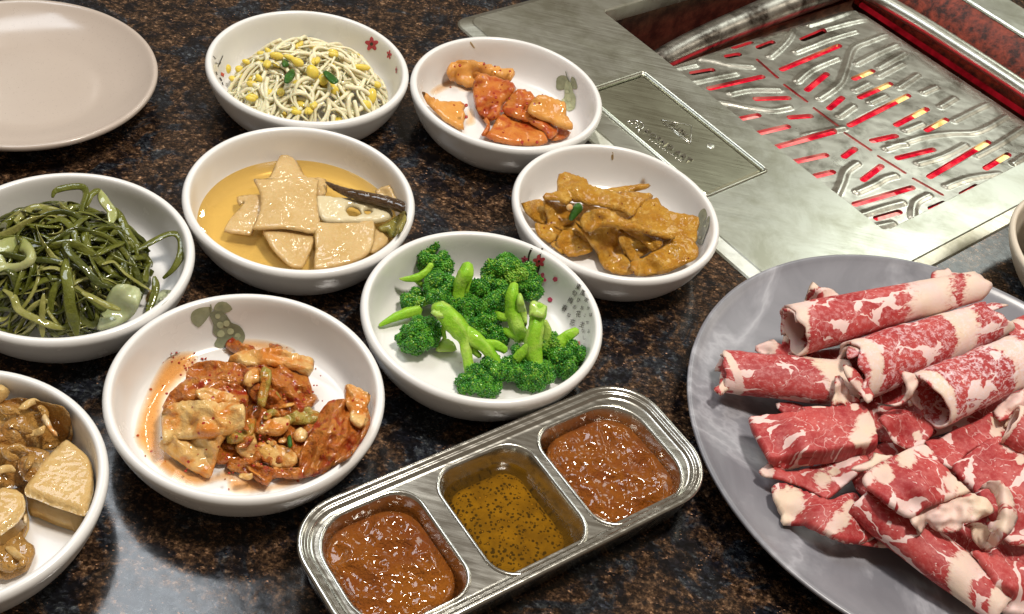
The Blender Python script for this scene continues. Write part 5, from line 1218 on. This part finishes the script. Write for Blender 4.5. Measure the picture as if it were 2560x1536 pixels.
# ---- H: stewed potato and onion
KH = dict(prism=True, clamp='H', edge=.0032, bumpy=(.0002, 420))
slab('potato_chunk', 'H', [(138, 725), (180, 655), (225, 595), (290, 525), (350, 465), (388, 443), (455, 490), (520, 548), (545, 600), (556, 660), (545, 740), (520, 820), (490, 885), (400, 860), (300, 828), (200, 785), (148, 768)], .0215, .0155, m_potato, 'pale glossy potato chunk at the right of the stew', 'potato', **KH)
slab('potato_chunk', 'H', [(-40, 750), (60, 728), (130, 760), (142, 850), (100, 920), (50, 960), (-40, 1000)], .0215, .0155, m_potato, 'potato chunk half out of the photo below the onions', 'potato', **KH)
slab('potato_chunk', 'H', [(-40, 480), (60, 478), (160, 482), (290, 515), (250, 590), (150, 700), (60, 725), (-40, 730)], [(0, 490, .0225), (280, 520, .0205), (60, 720, .0135)], .008, m_stew, 'brown-stained potato wedge behind the pale chunk', 'potato', **KH)
slab('stewed_onion', 'H', [(-40, 230), (40, 205), (120, 195), (250, 218), (370, 245), (408, 310), (385, 430), (300, 495), (150, 470), (-40, 475)], [(60, 210, .0225), (380, 280, .0205), (360, 430, .013), (100, 400, .024)], .010, m_stew, 'dark brown stewed onion heap at the back', 'onion', prism=True, edge=.004, wave=(.002, 150), bumpy=(.0022, 220), key='H', clamp='H')
slab('stewed_onion', 'H', [(100, 560), (180, 520), (250, 560), (230, 640), (160, 690), (110, 640)], .0225, .008, m_stew, 'small dark onion knot beside the pale potato', 'onion', prism=True, edge=.003, bumpy=(.0016, 260), clamp='H')
slab('stewed_onion', 'H', [(240, 345), (262, 312), (290, 350), (310, 400), (350, 440), (318, 445), (280, 405)], .0268, .0016, m_garlic, 'pale onion sliver on the dark heap', 'onion', clamp='H')
slab('stewed_onion', 'H', [(130, 910), (155, 895), (160, 950), (140, 960)], .0165, .0016, m_garlic, 'tiny pale onion shred below the pale potato', 'onion', clamp='H')
slab('stewed_onion', 'H', [(-40, 100), (40, 130), (62, 165), (50, 215), (-40, 250)], .0235, .006, m_potato, 'pale stringy onion piece at the back left corner', 'onion', wave=(.002, 200), rough_edge=5, clamp='H')
for i, (x, y, a, L_) in enumerate(((60, 300, .4, 120), (170, 260, -.3, 130), (250, 300, .8, 90), (120, 400, .2, 140), (220, 420, -.6, 100), (60, 560, .5, 110), (170, 600, -.9, 90), (30, 640, .1, 120), (110, 520, .3, 120), (40, 1000, -.2, 120), (90, 1130, .5, 130), (40, 1210, .1, 120), (130, 1180, -.6, 80))):
    hz_ = .0262 if y < 500 else (.0245 if y < 700 else .0125); pts = [(x + (q - .5) * L_ * math.cos(a), y + (q - .5) * L_ * math.sin(a) + 8 * math.sin(q * 6 + i), hz_ + .001 * math.sin(q * 4 + i)) for q in (0, .25, .5, .75, 1)]
    P = open_spline([tuple(atc('H', *q)) for q in pts], 4); n = len(P)
    s = obj('onion_shred', *tube(P, [.0016 * min(1, .3 + 3 * min(q, n - 1 - q) / n) for q in range(n)], 8, flat=.45, twist=1.5), (m_stew2, m_potato, m_stew)[i % 3])
    tag(s, 'stringy amber onion shred %s' % ('at the back of the brown stew', 'at the top middle of the stew', 'nearest the dark wall end of the stew', 'in front of the stew top, far left', 'just behind the pale potato', 'by the left photo edge, middle of stew', 'touching the left corner of the pale potato', 'between the two potato chunks, far left', 'over the stained potato wedge', 'at the back of the sauce puddle', 'in the middle of the sauce puddle', 'at the front of the sauce puddle', 'at the right rim of the sauce puddle')[i], 'onion', 'onion shreds in the stew')
slab('stew_sauce', 'H', [(-40, 950), (60, 930), (140, 930), (160, 985), (140, 1040), (200, 1085), (205, 1130), (180, 1200), (130, 1255), (-40, 1270)], [(50, 960, .0115), (150, 1230, .0075), (180, 1100, .0085)], .005, m_stew2, 'thick brown sauce spread on the floor of the stew bowl', 'sauce', rough_edge=5, edge=.003, bumpy=(.0012, 260), key='H', clamp='H')

# ---- beef
def beef_roll(crop, p0, p1, r0, r1, label, flat=.8, turns=1.35, th0=0.6, end=250, bands=(), lift=0.0, z=None, frost=0.0, ragged=.10, seed=1, shrink=.14, endcap=(0, 0), bend=0.0, flip=1, skew=.25):
    (x0, y0), (x1, y1) = p0, p1
    mm = (atc(crop, (x0 + x1) / 2 + 5, (y0 + y1) / 2, .02) - atc(crop, (x0 + x1) / 2 - 5, (y0 + y1) / 2, .02)).length / 10
    R0, R1 = r0 * mm * 1.16, r1 * mm * 1.16
    if z is None:
        a, b = atc(crop, x0, y0, .02), atc(crop, x1, y1, .02)
        z = (gplate_z(a.x, a.y) + R0 * flat + lift, gplate_z(b.x, b.y) + R1 * flat + lift)
    A, B = atc(crop, x0, y0, z[0]), atc(crop, x1, y1, z[1]); ax = B - A; L = ax.length; ax.normalize()
    view = (CAM - (A + B) / 2).normalized()
    up = (Vector((0, 0, 1)) * .7 + view * .3); up = (up - ax * up.dot(ax)).normalized(); sd = ax.cross(up) * flip
    th0 = R(end) - turns * 2 * math.pi
    NT, NA = 34, int(46 * turns); th = .0013; v, fa, uvs, fr = [], [], [], []
    for side in (0, 1):
        for j in range(NA + 1):
            q = j / NA; ang = th0 + q * turns * 2 * math.pi
            rho = 1 - shrink * (1 - q) * turns - (th / max(R0, 1e-4)) * side
            rho *= 1 + .05 * math.sin(ang * 2 + seed)
            e0 = ragged * (n3((q * 3, seed, 0), 1.7) + .5 * n3((q * 9, seed, 1), 1.9)); e1 = ragged * (n3((q * 3, seed, 9), 1.7) + .5 * n3((q * 9, seed, 5), 1.9))
            for i in range(NT + 1):
                t = i / NT; tt = t * (1 + e1 - e0) + e0; rr = (R0 + (R1 - R0) * tt) * rho
                rr *= 1 + .06 * n3((tt * 4, ang, seed), 1.1) + .03 * n3((tt * 14, ang * 2, seed), 1.1)
                c_ = A + ax * L * tt + up * bend * math.sin(math.pi * tt)
                v.append(c_ + (sd * math.cos(ang) + up * math.sin(ang) * flat) * rr)
                f_ = 0.0
                for tc, hw in bands: f_ = max(f_, 1 - abs(tt + skew * .25 * math.sin(ang + seed) - tc) / (2 * hw))
                fa.append(f_); uvs.append((tt * L + seed * .113, ang * (R0 + R1) * .5 + seed * .071, seed * .31)); fr.append(frost)
    n1 = (NA + 1) * (NT + 1); f = []; w = NT + 1
    for j in range(NA):
        for i in range(NT):
            a = j * w + i; f.append((a, a + 1, a + w + 1, a + w)); f.append((n1 + a, n1 + a + w, n1 + a + w + 1, n1 + a + 1))
    for j in range(NA):
        for i in (0, NT):
            a = j * w + i; f.append((a, a + w, n1 + a + w, n1 + a) if i == 0 else (a, n1 + a, n1 + a + w, a + w))
    for i in range(NT):
        for j in (0, NA):
            a = j * w + i; f.append((a, n1 + a, n1 + a + 1, a + 1) if j == 0 else (a, a + 1, n1 + a + 1, n1 + a))
    zmin = min(p.z - gplate_z(p.x, p.y) for p in v)
    if zmin < .0004: v = [p + Vector((0, 0, .0004 - zmin)) for p in v]
    o = obj('beef_roll', v, f, m_beef, attrs={'fat': fa, 'muv': uvs, 'frost': fr}); tag(o, label, 'beef'); return o
def beef_slice(crop, outline, z, label, fat=(), thick=.0016, cat='beef', **k):
    k.setdefault('rough_edge', 4); k.setdefault('wave', (.0012, 110))
    return slab('beef_slice', crop, outline, z, thick, m_beef, label, cat, fat=list(fat), plate=True, edge=.0008, **k)

# ---- splashes and dried drips on the dishes
def stain(key, crop, outline, label): puddle(key, crop, outline, label, 'dried_drip', m_stain, 'stain', .0003)
stain('C', 'C', [(985, 150), (1000, 145), (1003, 195), (992, 215), (982, 190)], 'faint dried drip on the back wall of the fish cake bowl')
stain('B', 'B', [(800, 190), (812, 185), (850, 240), (845, 252), (820, 225)], 'faint dried streak on the back wall of the radish kimchi bowl')
stain('G', 'V', [(1000, 960), (1030, 900), (1050, 930), (1030, 990)], 'oily mark beside the seaweed')
cr = MB()
for key, crop, n_, xs, ys in (('F', 'F', 40, (180, 1500), (380, 1240)), ('B', 'B', 14, (350, 1700), (600, 1150)), ('C', 'C', 16, (250, 1700), (500, 1100)), ('E', 'E', 14, (250, 1500), (600, 1150))):
    for i in range(n_):
        x, y = rng.uniform(*xs), rng.uniform(*ys); p = hit(key, *px(crop, x, y), .0003); bc = BOWL[key][1]
        if math.hypot(p.x - bc.x, p.y - bc.y) > .050: continue
        q_ = rng.uniform(.00018, .00042); cr.add([p + Vector((q.x * q_, q.y * q_, q.z * q_ * .5)) for q in ICO[0]], ICO[1])
o = cr.build('crumbs', m_kimr); tag(o, kind='stuff', label='tiny crumbs and specks in the bowls')
beef_slice('M', [(885, 410), (915, 330), (950, 240), (1000, 275), (1040, 278), (1100, 300), (1165, 352), (1180, 400), (1080, 440), (980, 450)], [(960, 260, .037), (900, 420, .027), (1160, 380, .031)], 'small upright beef flap behind the topmost roll', [(1090, 350, 75), (950, 270, 45), (1140, 385, 60)])
beef_slice('M', [(545, 705), (600, 680), (680, 655), (735, 690), (745, 560), (745, 490), (830, 440), (900, 430), (880, 600), (980, 720), (960, 775), (850, 795), (720, 775), (565, 770)], [(560, 720, .024), (740, 600, .030), (830, 450, .036), (930, 760, .028)], 'pale frilled fat edge left of the topmost roll', [(620, 710, 100), (770, 600, 90), (800, 480, 70), (850, 770, 70)], rough_edge=9, wave=(.0025, 160))
beef_slice('M', [(700, 700), (800, 720), (1000, 740), (1150, 720), (1180, 800), (1000, 810), (840, 790)], [(720, 720, .024), (1150, 750, .026)], 'dark red beef slice in the shade under the topmost roll', [])
beef_slice('M', [(1800, 200), (1850, 160), (1925, 145), (1960, 175), (2100, 185), (2050, 240), (1850, 240)], [(1820, 210, .037), (2080, 200, .040)], 'thin pale beef edge behind the far end of the topmost roll', [(1900, 180, 80), (2050, 200, 60)], rough_edge=6)
beef_slice('M', [(1360, 345), (1400, 305), (1450, 310), (1500, 330), (1480, 360), (1400, 370)], .036, 'tiny fat tip behind the middle of the topmost roll', [(1430, 335, 70)])
# under layers, so that no plate shows through the heap
beef_slice('M', [(1160, 700), (1400, 660), (1700, 620), (2000, 520), (2200, 480), (2330, 600), (2500, 620), (2620, 700), (2640, 1000), (2400, 1250), (2000, 1300), (1700, 1400), (1400, 1390), (1300, 1200), (1200, 1000)], [(1200, 800, .024), (2300, 600, .024), (2500, 1000, .027), (1500, 1300, .022)], 'broad dark beef slice buried under the upper rolls', [(2400, 640, 90)], step=12)
beef_slice('N', [(1150, 480), (1400, 300), (1800, 260), (2200, 260), (2550, 300), (2600, 900), (2500, 1300), (2150, 1330), (1900, 1100), (1600, 900), (1350, 760)], [(1200, 500, .022), (2300, 400, .026), (2100, 1200, .020), (1500, 800, .020)], 'broad beef slice buried under the lower rolls', [(2200, 900, 100)], step=12)
beef_roll('M', (800, 600), (2140, 275), 150, 92, 'topmost long beef roll with a broad fat band, lying at the back', flat=.85, turns=1.45, th0=1.2, bands=((.72, .135), (1.0, .10), (.02, .06)), z=(.0395, .0455), seed=1.3, frost=.15, ragged=.06, skew=.25)
beef_roll('M', (1250, 900), (2260, 520), 172, 120, 'second beef roll with a cream fat band, below the topmost', flat=.82, turns=1.4, th0=3.6, bands=((.66, .10), (1.02, .06), (0, .05)), z=(.0375, .0400), seed=2.7, frost=.55, ragged=.10, skew=.3)
beef_roll('M', (1780, 1110), (2480, 800), 168, 150, 'third beef roll, open end towards the viewer, frosty top', flat=.72, turns=1.5, th0=3.4, bands=((.80, .14), (0, .07)), z=(.0440, .0455), seed=3.1, frost=.85, ragged=.07, skew=.2)
beef_slice('M', [(1400, 1110), (1500, 1130), (1580, 1100), (1640, 1020), (1590, 930), (1560, 880), (1640, 890), (1720, 950), (1690, 1030), (1640, 1110), (1540, 1145), (1440, 1130)], [(1420, 1110, .041), (1640, 920, .052), (1700, 970, .050), (1560, 1130, .042)], 'curling fat lip at the open end of the second roll', [(1500, 1120, 90), (1640, 1000, 90), (1660, 920, 60)], rough_edge=4)
beef_slice('M', [(1165, 850), (1200, 838), (1260, 870), (1330, 960), (1400, 1060), (1350, 1120), (1300, 1060), (1210, 960)], [(1180, 850, .046), (1370, 1080, .041)], 'narrow fat edge at the left end of the second roll', [(1190, 900, 60), (1260, 1000, 50), (1350, 1090, 40)], rough_edge=3)
beef_roll('M', (285, 890), (1215, 985), 142, 165, 'beef roll pointing left, nearest the plate rim', flat=.62, turns=1.3, th0=5.2, bands=((.88, .17), (.05, .035)), z=(.0265, .0300), seed=4.4, frost=.1, ragged=.06, skew=.35)
beef_slice('M', [(250, 1000), (290, 950), (350, 945), (380, 1000), (330, 1040), (290, 1062), (255, 1035)], .0262, 'ragged pale tip at the left end of the roll nearest the rim', [(320, 1000, 50), (280, 1030, 30)], rough_edge=7)
beef_slice('M', [(1110, 960), (1130, 920), (1170, 930), (1190, 990), (1230, 1050), (1300, 1100), (1240, 1150), (1150, 1130), (1090, 1140), (1100, 1050)], [(1140, 930, .040), (1250, 1100, .0345)], 'crumpled pale fat between the left rolls', [(1180, 1020, 120)], rough_edge=8, wave=(.003, 200))
beef_slice('M', [(690, 1120), (800, 1110), (920, 1150), (880, 1200), (740, 1190)], .0215, 'dark beef scrap in the shadow between the two left rolls', [(740, 1160, 25)])
# N crop: folded slice in the middle left
beef_slice('N', [(840, 50), (960, 45), (1080, 50), (1060, 75), (900, 85)], .0335, 'thin fat edge above the folded slice on the left', [(950, 60, 60)])
def fold6(x, y): return -.0058 * max(0, min(1, ((y - (410 - .16 * (x - 650))) / 70))) ** 1.5
beef_slice('N', [(475, 128), (600, 108), (720, 95), (900, 70), (1100, 48), (1250, 35), (1330, 130), (1372, 310), (1310, 375), (1150, 415), (1000, 435), (850, 460), (720, 495), (660, 470), (600, 400), (545, 310), (505, 220)],
           [(480, 135, .0265), (1280, 60, .0335), (640, 420, .0275), (1340, 330, .0335), (900, 240, .0350)], 'folded red beef slice with white marbling at the middle left', [(1290, 190, 95), (1250, 280, 90), (1200, 70, 35), (660, 410, 30), (760, 370, 26), (900, 280, 26), (840, 210, 20), (740, 130, 20)], thick=.0048, warp=fold6, rough_edge=3)
beef_slice('N', [(640, 440), (740, 495), (900, 465), (1100, 420), (1300, 380), (1290, 470), (1180, 560), (1030, 692), (960, 668), (860, 620), (720, 562), (600, 540), (548, 520), (545, 485), (590, 452)],
           [(560, 500, .0205), (1000, 670, .0205), (1270, 400, .0285), (700, 500, .023)], 'beef slice with broken white fat under the folded slice', [(600, 500, 60), (980, 560, 75), (1060, 500, 45), (900, 600, 30)], rough_edge=4)
beef_slice('N', [(632, 610), (650, 583), (720, 580), (800, 610), (900, 650), (1030, 692), (1100, 670), (1200, 640), (1260, 720), (1230, 830), (1290, 900), (1345, 960), (1250, 1000), (1160, 995), (1010, 940), (860, 875), (708, 872), (690, 800), (645, 690)],
           [(640, 620, .0225), (1200, 660, .0245), (720, 860, .0185), (1300, 960, .019), (1000, 780, .0265)], 'bottom left beef slice with two cream fat patches', [(740, 720, 115), (720, 830, 60), (1110, 850, 75), (1180, 780, 70), (1040, 900, 50), (900, 820, 26), (950, 735, 14)], thick=.0036, rough_edge=4, warp=lambda x, y: .0022 * math.sin(x / 150))
beef_slice('N', [(1150, 870), (1210, 850), (1260, 900), (1345, 960), (1480, 1010), (1400, 1028), (1280, 1000), (1130, 985)], .0185, 'ragged tail of the bottom left slice', [(1400, 1000, 50), (1230, 890, 25)], rough_edge=8)
beef_roll('N', (1270, 690), (2230, 1440), 165, 130, 'longest beef roll running down to the lower edge of the photo', flat=.7, turns=1.35, th0=1.2, bands=((.80, .09), (1.05, .06)), z=(.0275, .0235), seed=6.2, ragged=.05, skew=.4)
beef_slice('N', [(1180, 490), (1200, 460), (1320, 420), (1340, 370), (1370, 370), (1420, 390), (1470, 380), (1500, 410), (1400, 440), (1320, 480), (1240, 495)], .0365, 'frilled cream fat strip above the square slice', [(1300, 440, 80), (1400, 400, 70), (1220, 480, 60)], rough_edge=8)
beef_slice('N', [(1370, 130), (1480, 70), (1620, 80), (1760, 190), (1700, 290), (1640, 325), (1560, 342), (1480, 300), (1430, 220)], [(1400, 130, .036), (1740, 200, .0335), (1560, 330, .0305)], 'beef slice in the shade below the open roll', [(1640, 260, 40), (1680, 210, 22), (1480, 300, 20)])
beef_slice('N', [(1690, 290), (1780, 270), (1850, 240), (1960, 180), (2080, 135), (2180, 70), (2270, 175), (2275, 235), (2150, 300), (2050, 335), (1950, 420), (1900, 490), (1800, 440)],
           [(1700, 290, .0325), (2180, 90, .0375), (2260, 230, .036), (1880, 470, .0345)], 'beef slice with a white border right of the square one', [(2210, 160, 75), (2180, 230, 50), (1850, 350, 28), (1960, 300, 20), (2100, 210, 14)])
beef_slice('N', [(1880, 480), (1950, 410), (2060, 325), (2200, 255), (2400, 330), (2520, 420), (2560, 700), (2500, 960), (2300, 1010), (2200, 900), (2120, 780), (2020, 620)],
           [(1900, 480, .036), (2200, 270, .0385), (2450, 450, .040), (2300, 980, .0285), (2150, 700, .0365)], 'large red beef slice at the right below the white-bordered one', [(2290, 320, 70), (2350, 420, 40), (2030, 460, 22), (2290, 480, 20), (2200, 560, 14)], thick=.003)
def fold9(x, y): return .0028 * math.exp(-((x - 1700) ** 2 + (y - 520) ** 2) / 260 ** 2)
beef_slice('N', [(1255, 545), (1300, 500), (1350, 450), (1500, 380), (1685, 308), (1800, 430), (1920, 560), (2015, 640), (1900, 680), (1800, 720), (1700, 760), (1590, 825), (1480, 762), (1380, 690), (1280, 605)],
           [(1260, 550, .0385), (1680, 320, .0425), (2000, 640, .0435), (1590, 815, .0390), (1650, 560, .0450)], 'square beef slice on top with a fat frame and a red heart', [(1400, 520, 85), (1560, 420, 80), (1700, 350, 60), (1880, 580, 85), (1950, 640, 60), (1640, 790, 28), (1720, 750, 22), (1850, 690, 40), (1290, 560, 50)], thick=.003, warp=fold9, rough_edge=3)
beef_slice('N', [(1580, 810), (1700, 735), (1780, 715), (1900, 680), (2010, 640), (2060, 665), (2130, 678), (2185, 755), (2140, 800), (2060, 835), (1965, 860), (1930, 905), (1855, 932), (1775, 905), (1720, 850), (1690, 900), (1655, 925), (1610, 860)],
           [(1600, 820, .0375), (1800, 800, .0435), (2100, 700, .0455), (1860, 920, .0370), (1670, 910, .0345)], 'crumpled white fat hanging from the square slice', [(1700, 820, 150), (1900, 780, 160), (2080, 740, 130)], thick=.0018, rough_edge=8, wave=(.0024, 220), warp=lambda x, y: .0014 * math.sin(x / 60))
def curl12(x, y): return .0060 * math.exp(-((x - 2240) / 70) ** 2)
beef_slice('N', [(2055, 625), (2095, 590), (2140, 560), (2200, 565), (2260, 600), (2310, 700), (2335, 820), (2290, 920), (2200, 1010), (2110, 1052), (2120, 980), (2150, 930), (2120, 860), (2150, 840), (2190, 830), (2200, 740), (2170, 650), (2120, 610)],
           [(2070, 620, .041), (2200, 580, .0475), (2300, 780, .0465), (2120, 1040, .0335), (2180, 860, .0425)], 'thick cream fat curl bending round at the lower right', [(2140, 590, 70), (2250, 680, 90), (2250, 850, 100), (2150, 980, 80)], thick=.003, warp=curl12, rough_edge=4)
beef_slice('N', [(1960, 870), (2050, 850), (2120, 870), (2150, 940), (2110, 1040), (2060, 1010), (2030, 960), (2020, 900)], [(1980, 870, .034), (2110, 1020, .0305)], 'pinkish fat scrap between the white fat and the curl', [(2060, 930, 90)], rough_edge=6)
beef_slice('N', [(2010, 1060), (2040, 1048), (2150, 1075), (2280, 1110), (2450, 1190), (2600, 1260), (2600, 1520), (2350, 1500), (2170, 1440), (2140, 1400), (2160, 1290), (2110, 1180), (2060, 1110)],
           [(2030, 1060, .0325), (2400, 1180, .0345), (2180, 1420, .0235), (2450, 1480, .0245), (2300, 1280, .0345)], 'beef slice in the lower right corner', [(2060, 1090, 26), (2160, 1230, 28), (2180, 1330, 40), (2300, 1390, 26), (2340, 1180, 10)], thick=.004, rough_edge=4)
beef_slice('N', [(2000, 1320), (2060, 1300), (2150, 1290), (2180, 1400), (2230, 1440), (2200, 1470), (2130, 1430), (2060, 1380)], .0215, 'pale tail end of the longest roll at the photo edge', [(2120, 1380, 90)])
beef_roll('N', (2280, 175), (2580, 320), 120, 130, 'beef roll cut off by the right edge of the photo', flat=.8, turns=1.3, th0=2.4, bands=((0, .09), (.6, .1)), z=(.0440, .0440), seed=8.1, ragged=.08)
beef_roll('M', (2330, 690), (2620, 560), 95, 100, 'beef roll end peeping out behind the third roll at the right edge', flat=.8, turns=1.3, th0=2.0, bands=((.35, .09),), z=(.0330, .0340), seed=9.4, ragged=.08)
beef_slice('M', [(2240, 1180), (2330, 1090), (2440, 1020), (2560, 1010), (2560, 1250), (2400, 1230), (2300, 1250)], [(2260, 1180, .040), (2480, 1040, .043)], 'crumpled pale slice right of the third roll', [(2380, 1100, 120), (2300, 1180, 60)], rough_edge=8, wave=(.003, 180))
